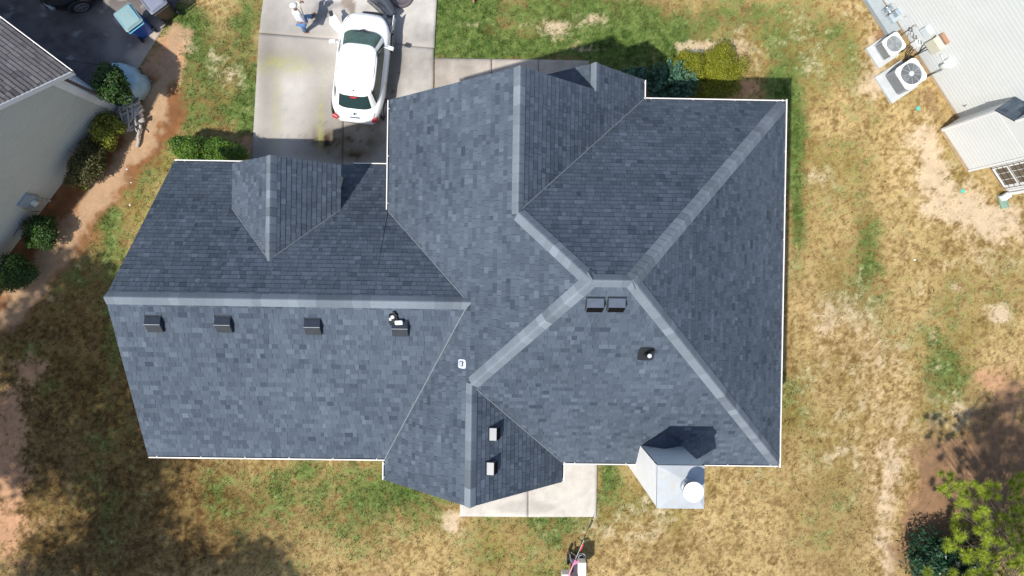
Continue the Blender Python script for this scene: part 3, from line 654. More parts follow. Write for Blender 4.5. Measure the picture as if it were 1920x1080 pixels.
def shrub(name, label, loc, rx, ry, hgt, n, L, W, m, seed, group=None, lumps=14, spread=.42, cat='shrub', rz=0, patches=None, trunk_r=.03, base=0):
    o = thing(name, label, cat, (loc[0], loc[1], 0), rz, group)
    P, N, t = clump_points(n, rx * 1.12, ry * 1.12, (hgt - base) * .55, seed, lumps, spread); P[:, 2] += base + (hgt - base) * .47
    leafquads(P, N, L, W, m, o, seed=seed, tones=t)
    b = M(); r = random.Random(seed)
    for k in range(9):
        a = r.random() * 6.28; q = r.uniform(.2, .75); z = base + (hgt - base) * r.uniform(.5, .9)
        e = (rx * q * math.cos(a), ry * q * math.sin(a), z)
        b.tube([(r.gauss(0, .03), r.gauss(0, .03), -.03), (e[0] * .3, e[1] * .3, max(base, z * .45)), (e[0] * .75, e[1] * .75, z * .8), e], [trunk_r, trunk_r * .7, trunk_r * .45, trunk_r * .2], 5)
    b.build('branches', mat('bark', (.16, .11, .075), .9, var=.3, scale=20), o)
    return o
m_olive = leafmat('leaf_olive', (.045, .055, .004), (.32, .33, .02)); m_jun = leafmat('leaf_juniper', (.015, .055, .032), (.10, .22, .14))
m_arb = leafmat('leaf_arborvitae', (.022, .06, .008), (.13, .24, .02)); m_dark = leafmat('leaf_dark', (.008, .022, .005), (.05, .115, .016))
m_yel = leafmat('leaf_yellow', (.05, .065, .006), (.26, .27, .03)); m_red = leafmat('leaf_reddish', (.02, .03, .008), (.12, .10, .03)); m_mag = leafmat('leaf_glossy', (.006, .022, .010), (.035, .10, .045), .3)
shrub('arborvitae', 'bright green feathery shrub at the left end of the garage eave', U(366, 282, .8), .78, .50, 1.7, 15000, .07, .03, m_arb, 1, 'green shrubs beside the garage', lumps=22, spread=.36)
shrub('arborvitae', 'bright green feathery shrub touching the driveway edge beside the garage', U(424, 287, .7), .68, .46, 1.5, 14000, .07, .03, m_arb, 2, 'green shrubs beside the garage', lumps=22, spread=.36)
def spiky(o_loc, rx, ry, hgt, label, seed, m, n=90, group=None, per=70):
    o = thing('juniper', label, 'shrub', (*o_loc, 0), 0, group); r = np.random.default_rng(seed); Ps = []; Ns = []; Ts = []; b = M()
    for k in range(n):
        a = r.uniform(0, 6.28); q = math.sqrt(r.random()); e = np.array([rx * q * math.cos(a), ry * q * math.sin(a), hgt * (1 - .55 * q * q) * r.uniform(.75, 1.08)])
        s0 = e * np.array([.45, .45, .55]); d = e - s0; t = r.random(per)[:, None]
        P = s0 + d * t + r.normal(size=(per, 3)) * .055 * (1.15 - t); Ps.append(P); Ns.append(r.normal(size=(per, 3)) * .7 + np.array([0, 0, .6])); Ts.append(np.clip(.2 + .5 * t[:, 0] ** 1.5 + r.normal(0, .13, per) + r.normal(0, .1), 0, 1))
        if k % 4 == 0: b.tube([(0, 0, 0), tuple(s0), tuple(e * .93)], [.02, .012, .004], 4)
    P = np.concatenate(Ps); N = np.concatenate(Ns); N /= np.linalg.norm(N, axis=1)[:, None]
    leafquads(P, N, .085, .028, m, o, seed=seed, tones=np.concatenate(Ts)); b.build('branches', mat('bark', (.16, .11, .075), .9), o); return o
spiky(U(1256, 156, .5), 1.0, .80, 1.25, 'large blue-green spiky juniper in front of the front wall', 4, m_jun, 220, 'blue-green junipers by the front wall', per=80)
spiky(U(1192, 140, .4), .55, .30, .8, 'small blue-green juniper half hidden by the entry gable roof', 5, m_jun, 60, 'blue-green junipers by the front wall', per=80)
shrub('low_shrub', 'olive-yellow low shrub beside the blue-green juniper, left of the white rocks', U(1290, 128, .4), .74, .62, .9, 20000, .05, .022, m_olive, 6, 'olive-yellow low shrubs in the front bed', lumps=55, spread=.30)
shrub('low_shrub', 'round olive-yellow low shrub at the right end of the front bed', U(1357, 124, .45), .78, .80, 1.05, 24000, .05, .022, m_olive, 7, 'olive-yellow low shrubs in the front bed', lumps=60, spread=.30)
shrub('low_shrub', 'olive-brown low shrub close under the white gutter of the front eave', U(1338, 168, .4), 1.0, .42, .75, 15000, .05, .022, m_olive, 8, 'olive-yellow low shrubs in the front bed', lumps=55, spread=.30)
shrub('yellow_shrub', 'yellow-green leafy shrub between the log pile and the dark hedge', U(204, 250, .6), .60, .56, 1.25, 6000, .085, .05, m_yel, 9, cat='shrub')
shrub('dark_hedge', 'long dark reddish-green hedge along the left neighbour wall', U(166, 302, .6), 1.1, .60, 1.3, 15000, .07, .04, m_red, 10, cat='hedge', rz=R(54), lumps=26, spread=.3)
shrub('yellow_shrub', 'tiny yellow-green shoot at the lower end of the dark hedge', U(150, 348, .3), .18, .14, .4, 300, .07, .045, m_yel, 13)
shrub('round_bush', 'round dark green bush below the grey meter box', U(80, 434, .5), .64, .61, 1.2, 8500, .065, .04, m_dark, 11, 'round dark bushes by the left neighbour wall', lumps=24, spread=.36)
shrub('round_bush', 'round dark green bush lowest along the left neighbour wall', U(33, 512, .5), .72, .68, 1.25, 9500, .065, .04, m_dark, 12, 'round dark bushes by the left neighbour wall', lumps=24, spread=.36)
shrub('small_tree', 'dense dark green small tree leaning over the pale blue tarp', U(213, 158, 1.6), .64, .60, 2.5, 5200, .10, .06, m_dark, 14, cat='tree', lumps=20, spread=.36, trunk_r=.05, base=.9)

# pine at lower right
pt = thing('pine_tree', 'young pine tree with bright yellow-green needle tufts in the lower right corner', 'tree', (*U(1905, 1030, 2.2), 0))
TU = [(610,225),(655,290),(570,330),(572,385),(690,325),(775,305),(820,305),(775,365),(905,315),(985,300),(1035,300),(875,370),(960,400),(1045,420),(700,435),(765,460),(695,475),(690,520),(880,520),(935,550),(870,580),(945,590),(1005,635),(920,660),(850,665),(865,695),(1090,700),(1140,725),(1075,570),(1180,520),(1225,550),(1125,625),(1220,620),(1200,660),(725,740),(720,780),(605,815),(645,840),(920,770),(970,740),(1030,770),(1060,765),(780,870),(740,915),(790,935),(850,895),(915,885),(930,930),(1015,910),(1080,905),(1130,870),(1190,840),(1240,310),(1195,360),(1230,440),(1140,950),(940,1050),(1010,1010),(1250,830),(1170,780),(1240,720),(1060,1060),(1200,1000),(1250,950)]
r = random.Random(4); TP = []
bx_, by_ = pt.location.x, pt.location.y
for zx, zy in TU:
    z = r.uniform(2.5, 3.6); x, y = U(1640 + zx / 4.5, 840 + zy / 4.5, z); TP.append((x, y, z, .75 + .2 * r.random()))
for k in range(270):
    a = r.random() * 6.28; q = math.sqrt(r.random()) * 2.6; z = r.uniform(.5, 3.9); x, y = bx_ + q * math.cos(a), by_ + q * math.sin(a)
    px = 960 + (x - .35) * F / (CAMZ - z); py = 527 - (y - .2) * F / (CAMZ - z)
    if px < 1905 and py < 1070 and (z > 1.9 or px < 1790 or py < 930): continue
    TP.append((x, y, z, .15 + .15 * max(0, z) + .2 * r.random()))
V = []; Tn = []; rr_ = np.random.default_rng(3)
for x, y, z, tb in TP:
    for sub in range(rr_.integers(1, 4)):
        c = np.array([x, y, z]) + rr_.normal(size=3) * .07; n = 110
        D = rr_.normal(size=(n, 3)); D[:, 2] = np.abs(D[:, 2]) * .8 - .15; D /= np.linalg.norm(D, axis=1)[:, None]; S = np.cross(D, rr_.normal(size=(n, 3))); S /= np.linalg.norm(S, axis=1)[:, None]
        l = rr_.uniform(.11, .23, n)[:, None]; V.append(np.stack([c + S * .005, c - S * .005, c + D * l], 1).reshape(-1, 3)); Tn.append(np.clip(rr_.normal(tb, .13, n), 0, 1))
V = np.concatenate(V) - np.array([bx_, by_, 0])
m_pine = leafmat('pine_needle', (.035, .065, .006), (.34, .42, .035), .6)
npmesh('needles', V, np.arange(len(V)).reshape(-1, 3), m_pine, pt, tone=np.concatenate(Tn))
b = M(); b.tube([(0, 0, -.1), (.03, 0, 1.2), (0, .04, 2.6), (.02, 0, 4.1)], [.075, .06, .04, .012], 8); b.build('trunk', mat('bark', (.16, .11, .075), .9), pt)
b = M()
for i, (x, y, z, tb) in enumerate(TP):
    ex, ey = x - bx_, y - by_; z0 = max(.3, z - .4 - math.hypot(ex, ey) * .3); wx_, wy_ = r.gauss(0, .16), r.gauss(0, .16); b.tube([(0, 0, z0), (ex * .35 + wx_, ey * .35 + wy_, z0 * .6 + z * .4 - .1), (ex * .72 + wx_, ey * .72 + wy_, z0 * .25 + z * .75 - .12), (ex, ey, z - .02)], [.013, .010, .007, .004], 4)
b.build('branches', mat('bark_grey', (.13, .10, .075), .9, var=.3), pt)
shrub('broadleaf_shrub', 'dark glossy broad-leaved shrub beneath the pine in the lower right corner', U(1785, 1060, 1.0), 1.45, 1.2, 1.7, 7500, .17, .06, m_mag, 20, lumps=30, spread=.36, trunk_r=.05)
# trees standing left of and below the frame; their crowns shade the lower-left lawn
def shade_tree(x, y, z0, z1, rad, seed, n=3600, label='', grp='tall trees beyond the lower left of the lawn', lx=0, ly=0):
    o = thing('shade_tree', label, 'tree', (x, y, 0), 0, grp)
    P, N, t = clump_points(n, rad, rad, (z1 - z0) * .6, seed, 30, .30, .8); P[:, 2] += (z0 + z1) / 2; P[:, 0] += lx; P[:, 1] += ly
    leafquads(P, N, .26, .17, m_dark, o, seed=seed, tones=t); b = M(); b.tube([(0, 0, -.1), (lx * .4, ly * .4, z0 * .6), (lx, ly, z1 * .85)], [.2, .16, .05], 8); b.build('trunk', mat('bark', (.16, .11, .075), .9), o)
shade_tree(-19.2, -9.2, 8, 13.5, 4.9, 51, 13500, label='tall tree left of the frame casting dappled shade on the lawn', lx=1.3, ly=.6)
shade_tree(-16.6, -14.3, 8.5, 13, 4.7, 52, 9500, label='tall tree beyond the lower left corner shading the lawn edge')
shade_tree(-18.6, -4.6, 8, 10.5, 2.4, 53, 2600, label='slim tree left of the frame opposite the clay patches', lx=1.2)
shade_tree(-11.6, -14.9, 8.5, 11.5, 3.2, 54, 3600, label='thin crowned tree below the frame at lower left')

shade_tree(12.6, -11.4, 10.5, 13.5, 2.1, 55, 1000, 'tall thin tree beyond the lower right corner shading the clay soil', 'tall trees beyond the lower right corner', -.9, 1.7)

# ------------------------------------------------------------------ grass blades (one mesh, coloured like the turf)
NT, PB = 90000, 9
tx = rng.uniform(-17, 18, NT); ty = rng.uniform(-10.3, 10.4, NT)
ff = fields(tx, ty); n3, gre, snd, cly, pth, bed_, n5 = ff[2], ff[4], ff[5], ff[6], ff[7], ff[8], ff[9]
keep = rng.random(NT) < (1 - .93 * snd) * (1 - .93 * cly) * (1 - .99 * pth) * (1 - .995 * bed_) * (.35 + .55 * gre + .6 * sm(.4, .6, n5))
for pl in (foot, P4((503, -40), (466, 340), (812, 335), (812, 111), (816, -40)), P4((812, 109), (1105, 114), (1105, 260), (812, 260)), P4((862, 968), (1118, 969), (1121, 820), (862, 820)),
           [(-24, -9), (-16, .27), (-12.3, 5.33), U(258, 132), U(318, 36), U(345, -20), (-15, 20), (-24, 20)], [(12.06, 9.27), (14.6, 5.56), (14.13, 5.12), (15, 3.72), (16.3, 3.1), (22, 6), (22, 16), (9, 14)]):
    keep &= ~inpoly(tx, ty, pl)
tx, ty = tx[keep], ty[keep]; ff = tuple(f[keep] for f in ff); m_ = len(tx); c = ground_col(tx, ty, ff, blade=True) * np.clip(rng.normal(1.08, .30, m_), .45, 2.0)[:, None]; gre = ff[4]
trad = rng.uniform(.02, .06, m_); tall = rng.uniform(.6, 1.5, m_)
bx = np.repeat(tx, PB) + rng.normal(size=m_ * PB) * np.repeat(trad, PB); by = np.repeat(ty, PB) + rng.normal(size=m_ * PB) * np.repeat(trad, PB)
c = np.repeat(c, PB, 0) * np.clip(rng.normal(1, .15, m_ * PB), .5, 1.6)[:, None]; gre = np.repeat(gre, PB); n = m_ * PB
hgt = rng.uniform(.025, .055, n) * (1 + .6 * gre) * np.repeat(tall, PB); az = rng.uniform(0, 6.283, n); tilt = rng.normal(0, .75, n); wd = rng.uniform(.005, .011, n)
base = np.c_[bx, by, (fbm(bx, by, 2.5, 3, 5) - .5) * .045 - .022]; sx = np.c_[np.cos(az), np.sin(az), az * 0] * wd[:, None]
tip = base + np.c_[-np.sin(az) * np.sin(tilt) * hgt * 1.3, np.cos(az) * np.sin(tilt) * hgt * 1.3, hgt * np.abs(np.cos(tilt)) + .006]
V = np.stack([base + sx, base - sx, tip], 1).reshape(-1, 3)
gb = vcol('grass_blade', rough=.8, var=.08, scale=5, bump=0)
gr = npmesh('grass', V, np.arange(3 * n).reshape(n, 3), gb, colr=np.repeat(c, 3, 0))
tag(gr, 'short patchy lawn grass, green near the front walk and straw-coloured elsewhere', 'grass', kind='stuff')
print('blades', n)
# ------------------------------------------------------------------ left neighbour house
lw = mat('siding_sage', (.50, .50, .45), .7, var=.04, scale=1.5); trim = mat('trim_white', (.74, .75, .75), .5, var=.04)
oshm = mat('old_shingle', (.085, .075, .075), .92, var=.15, scale=20, attr='tone', c2=(.25, .225, .22), fine=.15, bump=.3)
LH = thing('neighbour_house', 'sage-grey sided neighbour house with brown-grey shingles at the left edge', 'house', (-12.3, 5.33, 0), world=True)
C0 = Vector((-12.3, 5.33, 0)); la = Vector((-.590, -.807, 0)).normalized(); lb = Vector((-.807, .590, 0)).normalized()
L = lambda s, b, z: C0 + la * s + lb * b + Vector((0, 0, z))
PL = .97; eave = lambda s: 3.45 + (s + .41) * PL if s <= 5 else 3.45 + (10.41 - s) * PL
g = M(); lap = .155
for j in range(int(8.6 / lap)):
    z0, z1 = j * lap, (j + 1) * lap; s0 = max(0, (z1 - 3.45) / PL - .38); s1 = 10 - s0
    if s1 - s0 < .1: break
    laps(g, L(s0, 0, 0), L(s1, 0, 0), -lb, z0, z1, lap)
g.face([L(0, 0, 0), L(0, 14, 0), L(0, 14, 3.5), L(0, 0, 3.5)]); g.face([L(10, 0, 0), L(10, 14, 0), L(10, 14, 3.5), L(10, 0, 3.5)])
g.build('wall', lw, LH)
shingles('roof_slope', [[tuple(L(-.41, -.22, 3.45)), tuple(L(-.41, 9, 3.45)), tuple(L(5, 9, eave(5))), tuple(L(5, -.22, eave(5)))]], tuple(L(-.41, 0, 3.45)), tuple(lb), LH, m=oshm, seed=60, lift=.02, wmin=.16, wmax=.34)
g = M(); g.slab([L(5, -.22, eave(5)), L(5, 9, eave(5)), L(10.41, 9, 3.45), L(10.41, -.22, 3.45)], (la + Vector((0, 0, 1))), .06); g.build('roof_slope', oshm, LH)
g = M()
for s0, s1 in ((-.43, 5.0), (5.0, 10.43)):
    a, b_ = L(s0, -.24, eave(max(s0, -.41)) + .01), L(s1, -.24, (eave(min(s1, 10.41))) + .01)
    g.add([a, b_, b_ - Vector((0, 0, .24)), a - Vector((0, 0, .24)), a + lb * .03, b_ + lb * .03, b_ + lb * .03 - Vector((0, 0, .24)), a + lb * .03 - Vector((0, 0, .24))], [(0, 1, 2, 3), (4, 7, 6, 5), (0, 4, 5, 1), (3, 2, 6, 7), (0, 3, 7, 4), (1, 5, 6, 2)])
    g.add([a - Vector((0, 0, .2)) + lb * .03, b_ - Vector((0, 0, .2)) + lb * .03, b_ - Vector((0, 0, .2)) + lb * .24, a - Vector((0, 0, .2)) + lb * .24], [(0, 1, 2, 3)])
g.build('rake_board', trim, LH)
gutter(tuple(L(-.41, -.22, 3.47)), tuple(L(-.41, 9, 3.47)), tuple(-la), LH)
g = M(); g.slab([L(-.03, -.05, 0), L(.16, -.05, 0), L(.16, -.05, 3.45), L(-.03, -.05, 3.45)], -lb, .03); g.slab([L(-.05, -.05, 0), L(-.05, .12, 0), L(-.05, .12, 3.4), L(-.05, -.05, 3.4)], -la, .03); g.build('corner_board', trim, LH)
brk = mat('brick_brown', (.20, .12, .09), .9, var=.4, scale=14)
g = M()
for j in range(38):
    for k in range(4):
        s_ = .16 + k * .115 + (.055 if j % 2 else 0); g.slab([L(-.03, s_, .05 + j * .08), L(-.03, s_ + .105, .05 + j * .08), L(-.03, s_ + .105, .12 + j * .08), L(-.03, s_, .12 + j * .08)], -la, .03)
g.build('brick_panel', brk, LH)
g = M(); g.slab([L(-.02, .7, 0), L(-.02, 3.6, 0), L(-.02, 3.6, 3.3), L(-.02, .7, 3.3)], -la, .02); g.build('garage_door', trim, LH)
nl = tuple(lb)
def on_left(px, py): return Vector(RP(px, py, tuple(C0), nl))
up = Vector((0, 0, 1))
def wallbox(P, u, out, w_, h_, d_, m, name, parent, bev=.012):
    f = M(); P = Vector(P); v = [P + u * a + up * b + out * c for c in (-.01, d_) for b in (-h_ / 2, h_ / 2) for a in (-w_ / 2, w_ / 2)]
    f.add(v, [(0, 2, 3, 1), (4, 5, 7, 6), (0, 1, 5, 4), (2, 6, 7, 3), (0, 4, 6, 2), (1, 3, 7, 5)]); return f.build(name, m, parent, bevel=bev)
mb = mat('meter_grey', (.30, .36, .42), .5, metal=.2, var=.06); pvc = mat('conduit_grey', (.52, .53, .52), .5); cbl = mat('cable_black', (.03, .03, .03), .6); bei = mat('box_beige', (.50, .49, .38), .6)
P = on_left(50, 374); o = wallbox(P, la, -lb, .46, .62, .13, mb, 'meter_box', LH)
q = P - lb * .14 - up * .12 - la * .02; f = M(); f.cyl(q, q - lb * .12, .10, .09, 18); f.build('glass_dome', mat('meter_dome', (.62, .64, .58), .25), o)
f = M(); f.cyl(P - lb * .13 + up * .2 + la * .1, P - lb * .145 + up * .2 + la * .1, .035, .035, 10); f.cyl(P - lb * .13 + up * .2 - la * .12, P - lb * .145 + up * .2 - la * .12, .035, .035, 10); f.build('knockout', mb, o)
f = M(); a = P - la * .12 - lb * .05 - up * .3; f.tube([a, a - up * max(.2, a.z - .02)], .038, 10); pp_ = f.build('conduit', pvc, LH); f = M()
for k in (.35, .65): f.cyl(a - up * a.z * k, a - up * (a.z * k + .02), .044, .044, 10)
f.build('coupling', cbl, pp_)
P2 = on_left(42, 393); wallbox(P2, la, -lb, .12, .2, .08, bei, 'junction_box', LH)
for d0 in (.02, .12):
    f = M(); a = P2 - lb * .03 - la * d0 * 2 - up * .1; f.tube([a, a - up * .3 - lb * .03 + la * .02, a - up * (a.z - .05)], .009, 6); f.build('cable', cbl if d0 < .1 else pvc, LH)
a, b_ = on_left(36, 424), on_left(24, 442); f = M(); f.tube([a - lb * .02, (a + b_) / 2 - lb * .03 + up * .03, b_ - lb * .02], .008, 5); f.build('cable', cbl, LH)

# logs and branches
logm = mat('log_bark', (.40, .37, .34), .95, var=.45, scale=9, bump=.5); cutm = mat('log_cut', (.55, .45, .30), .8, var=.2)
def log(p, q, r0, kind, label, group, z0=None):
    p = Vector(p); q = Vector(q); c = (p + q) / 2; rr = random.Random(int(p.x * 997 + q.y * 331))
    o = thing(kind, label, 'log', (c.x, c.y, 0), 0, group)
    n = 6; pts = [p + (q - p) * (i / (n - 1)) - Vector((c.x, c.y, 0)) + Vector((rr.gauss(0, r0 * .3), rr.gauss(0, r0 * .3), rr.gauss(0, r0 * .15))) for i in range(n)]
    f = M(); f.tube(pts, [r0 * rr.uniform(.85, 1.1) for _ in range(n)], 9); f.build('bark', logm, o, smooth=True)
    d = (pts[-1] - pts[-2]).normalized(); f = M(); f.cyl(pts[-1], pts[-1] + d * .006, r0 * .92, r0 * .92, 9); d = (pts[0] - pts[1]).normalized(); f.cyl(pts[0], pts[0] + d * .006, r0 * .92, r0 * .92, 9); f.build('cut_end', cutm, o)
LG = [((222,232),(252,192),4.5,.12),((226,238),(262,196),4.5,.10),((232,243),(269,204),5,.12),((215,226),(240,196),3.5,.14),((230,222),(266,212),4,.20),((236,240),(272,226),4,.2),((218,214),(240,190),3,.25),
      ((246,186),(250,222),2.4,.34),((224,200),(233,244),2.4,.36),((238,196),(242,240),2.2,.4),((252,200),(256,236),2.4,.35),((218,222),(258,204),3.4,.30),((228,230),(262,208),4.2,.28),((240,246),(268,238),3,.1),((256,192),(264,186),2.6,.2),((230,206),(262,192),3,.33),((222,240),(240,226),3.4,.22),((250,236),(262,252),1.8,.28),((219,230),(247,200),4,.16),((224,234),(256,200),4.4,.20),((230,238),(264,204),4.2,.18),((236,246),(268,214),4,.14),((226,226),(258,198),3.6,.26),((234,232),(268,208),3.6,.28),((240,242),(270,220),3.4,.24),((220,218),(246,196),3.4,.22),((228,244),(246,234),3,.12),((244,228),(266,198),3.2,.32),((214,222),(230,206),3.2,.2)]
for i, (a, b_, r_, z) in enumerate(LG):
    log((*U(*a, z), z * .9 + .03), (*U(*b_, z), z * .9 + .08), r_ / 58 * .80, 'log', 'weathered grey cut branch in the loose pile at the house corner', 'cut branches piled at the house corner')
log((*U(266, 228, .12), .2), (*U(257, 276, .08), .07), .05, 'log', 'pale birch log sticking out below the branch pile onto the red soil', None)

# bins
def bin_(name, label, lidpx, z, rz, body, lid, rim, w_=.60, d_=.68, h_=1.02):
    x, y = U(*lidpx, z); o = thing(name, label, 'bin', (x, y, .045), rz, 'wheeled bins on the neighbour driveway'); k = .80
    def rr(w2, d2, z_, n=6, r_=.07):
        pts = []
        for (sx, sy, a0) in ((1, 1, 0), (-1, 1, 90), (-1, -1, 180), (1, -1, 270)):
            for i in range(n): a = R(a0 + 90 * i / (n - 1)); pts.append((sx * (w2 / 2 - r_) + r_ * math.cos(a), sy * (d2 / 2 - r_) + r_ * math.sin(a), z_))
        return pts
    f = M(); f.ring([rr(w_ * k, d_ * k, .04), rr(w_ * .97, d_ * .97, h_ - .08), rr(w_ * 1.04, d_ * 1.03, h_ - .07), rr(w_ * 1.04, d_ * 1.03, h_ - .02)], caps=True); f.build('body', body, o)
    f = M(); f.ring([rr(w_ * 1.05, d_ * 1.05, h_ - .018), rr(w_ * 1.05, d_ * 1.05, h_ + .012), rr(w_ * .98, d_ * .98, h_ + .03), rr(w_ * .86, d_ * .86, h_ + .075), rr(w_ * .3, d_ * .3, h_ + .09)], caps=True); l = f.build('lid', lid, o, smooth=False)
    f = M(); f.tube([(-w_ * .42, -d_ * .36, h_ + .085), (-w_ * .42, d_ * .36, h_ + .07)], .012, 6); f.tube([(w_ * .42, -d_ * .36, h_ + .07), (w_ * .42, d_ * .36, h_ + .07)], .012, 6); f.build('lid_rib', rim, l)
    f = M(); f.tube([(-w_ * .45, d_ * .5, h_ - .06), (-w_ * .45, d_ * .6, h_ - .03), (w_ * .45, d_ * .6, h_ - .03), (w_ * .45, d_ * .5, h_ - .06)], .018, 8); f.build('handle', rim, o)
    for s_ in (-1, 1):
        f = M(); f.cyl((s_ * w_ * .40, d_ * .40, .12), (s_ * w_ * .49, d_ * .40, .12), .12, .12, 16); f.build('wheel', mat('tyre', (.02, .02, .02), .8), o)
bl = mat('bin_blue', (.015, .09, .42), .45, var=.08); bll = mat('bin_lid_teal', (.20, .31, .32), .4, var=.10, scale=3); brim = mat('bin_rim_blue', (.10, .36, .50), .4); dk = mat('bin_black', (.018, .018, .022), .45); dkl = mat('bin_lid_slate', (.17, .19, .25), .5, var=.1)
bin_('wheeled_bin', 'bright blue wheeled bin with a pale teal lid', (241, 33), 1.05, R(-142), bl, bll, brim)
bin_('wheeled_bin', 'black wheeled bin with a slate-grey lid at the top edge', (287, 0), 1.05, R(-142), dk, dkl, dk)
# tarp over a low round table
x, y = U(219, 147, .7); o = thing('covered_table', 'low round table wrapped in a pale blue tarp on the neighbour driveway edge', 'table', (x, y, .0), R(-20)); f = M(); rings = []
rt = random.Random(5)
fold = [rt.uniform(-.06, .08) for _ in range(36)]
for rr_2, z in ((.05, .78), (.45, .77), (.66, .74), (.72, .66), (.78, .35), (.84, .06)):
    rings.append([(.88 * (rr_2 + (fold[k] * (1.2 - z) * (rr_2 > .5))) * math.cos(k * math.pi / 18), .66 * (rr_2 + (fold[k] * (1.2 - z) * (rr_2 > .5))) * math.sin(k * math.pi / 18), z + (fold[k] * .12 if rr_2 > .3 else 0)) for k in range(36)])
f.ring(rings, caps=True); f.build('tarp', mat('tarp_blue', (.36, .50, .56), .6, var=.15, scale=3, bump=.4), o, smooth=True)
f = M()
for sx in (-.5, .5): f.tube([(sx, -.3, .0), (sx, -.3, .6)], .02, 6); f.tube([(sx, .3, .0), (sx, .3, .6)], .02, 6)
f.build('frame', cbl, o)

# ------------------------------------------------------------------ right neighbour house
rw = mat('siding_white_bright', (.645, .67, .665), .55, var=.03, scale=1.5); fnd = mat('foundation_tan', (.48, .36, .23), .9, var=.2)
Q0 = Vector((12.06, 9.27, 0)); re = Vector((.565, -.825, 0)).normalized(); rm = Vector((.825, .565, 0)).normalized()
S_ = lambda s, m_, z: Q0 + re * s + rm * m_ + up * z
RH = thing('neighbour_house', 'white-sided neighbour house with utility boxes on its wall at the right edge', 'house', tuple(Q0), world=True)
def rwall(g, s0, s1, m0, m1, z0, zt, lap=.125):
    a, b_ = (s0, m0), (s1, m1); A_ = S_(*a, 0); B_ = S_(*b_, 0); d = (B_ - A_).normalized(); nn = Vector((d.y, -d.x, 0)); z = z0
    if nn.dot(-rm - re * .01) < 0 and m0 == m1: nn = -nn
    laps(g, A_, B_, nn, z0, zt, .16, .006)
g = M(); SE_ = 7.5
rwall(g, -9, SE_, 0, 0, .20, 6.0); g.face([S_(SE_, 0, .32), S_(SE_, 9, .32), S_(SE_, 9, 6), S_(SE_, 0, 6)]); g.face([S_(-9, 0, 0), S_(-9, 9, 0), S_(-9, 9, 6), S_(-9, 0, 6)]); g.build('wall', rw, RH)
g = M(); g.slab([S_(-9, .03, 0), S_(SE_ - .03, .03, 0), S_(SE_ - .03, .03, .21), S_(-9, .03, .21)], -rm, .04); g.build('foundation', fnd, RH)
g = M(); g.slab([S_(-9.3, -.3, 5.95), S_(SE_ + .3, -.3, 5.95), S_(SE_ + .3, 4.5, 8.6), S_(-9.3, 4.5, 8.6)], (-rm * .55 + up), .1); g.slab([S_(-9.3, 9.3, 5.95), S_(SE_ + .3, 9.3, 5.95), S_(SE_ + .3, 4.5, 8.6), S_(-9.3, 4.5, 8.6)], (rm * .55 + up), .1); g.build('roof', shmat, RH)
g = M(); g.slab([S_(SE_ - .12, -.03, .3), S_(SE_ + .02, -.03, .3), S_(SE_ + .02, -.03, 5.9), S_(SE_ - .12, -.03, 5.9)], -rm, .03); g.build('corner_board', trim, RH)
# chimney chase with a shingled shoulder
MD = -.66; c0, c1, cu0, cu1 = 4.60, 6.23, 5.04, 5.85
g = M(); zsh = 2.86; zs2 = 3.30
for (p, q) in (((c0, 0), (c0, MD)), ((c0, MD), (c1, MD)), ((c1, MD), (c1, 0))):
    A_ = S_(*p, 0); B_ = S_(*q, 0); d = (B_ - A_).normalized(); nn = Vector((-d.y, d.x, 0)); nn = nn if nn.dot(S_((c0 + c1) / 2, -.3, 0) - A_) < 0 else -nn; z = .2
    laps(g, A_, B_, nn, .2, zsh, .16, .006)
g.add([S_(c0, MD, zsh), S_(c1, MD, zsh), S_(cu1, MD, zs2), S_(cu0, MD, zs2)], [(0, 1, 2, 3)])
for (p, q) in (((cu0, 0), (cu0, MD)), ((cu0, MD), (cu1, MD)), ((cu1, MD), (cu1, 0))):
    A_ = S_(*p, 0); B_ = S_(*q, 0); g.face([A_ + up * zs2, B_ + up * zs2, B_ + up * 8.5, A_ + up * 8.5])
chase = g.build('chimney_chase', rw, RH)
g = M(); g.slab([S_(c0 + .01, -.01, .0), S_(c0 + .01, MD + .01, 0), S_(c0 + .01, MD + .01, .2), S_(c0 + .01, -.01, .2)], -re, .03); g.slab([S_(c0, MD + .01, .0), S_(c1, MD + .01, 0), S_(c1, MD + .01, .2), S_(c0, MD + .01, .2)], -rm, .03); g.build('chase_foundation', fnd, chase)
shingles('shoulder_roof', [[tuple(S_(c0 - .04, MD - .04, zsh)), tuple(S_(c0 - .04, 0, zsh)), tuple(S_(cu0, 0, zs2)), tuple(S_(cu0, MD - .04, zs2))]], tuple(S_(c0 - .04, 0, zsh)), tuple(rm), chase, seed=71, under=.03)
g = M()
for s_, z0, z1 in ((c0, .15, zsh), (c1, .15, zsh), (cu0, zs2, 8.5), (cu1, zs2, 8.5)):
    a = S_(s_, MD, 0); k = .07 if s_ in (c0, cu0) else -.07
    g.slab([S_(s_, MD - .028, z0), S_(s_ + k, MD - .028, z0), S_(s_ + k, MD - .028, z1), S_(s_, MD - .028, z1)], -rm, .016)
g.slab([S_(c0 - .028, MD - .028, .15), S_(c0 - .028, MD + .07, .15), S_(c0 - .028, MD + .07, zsh - .05), S_(c0 - .028, MD - .028, zsh - .05)], -re, .016)
g.slab([S_(c0 - .028, -.08, .33), S_(c0 - .028, -.01, .33), S_(c0 - .028, -.01, zsh - .05), S_(c0 - .028, -.08, zsh - .05)], -re, .016)
g.build('corner_board', trim, chase)
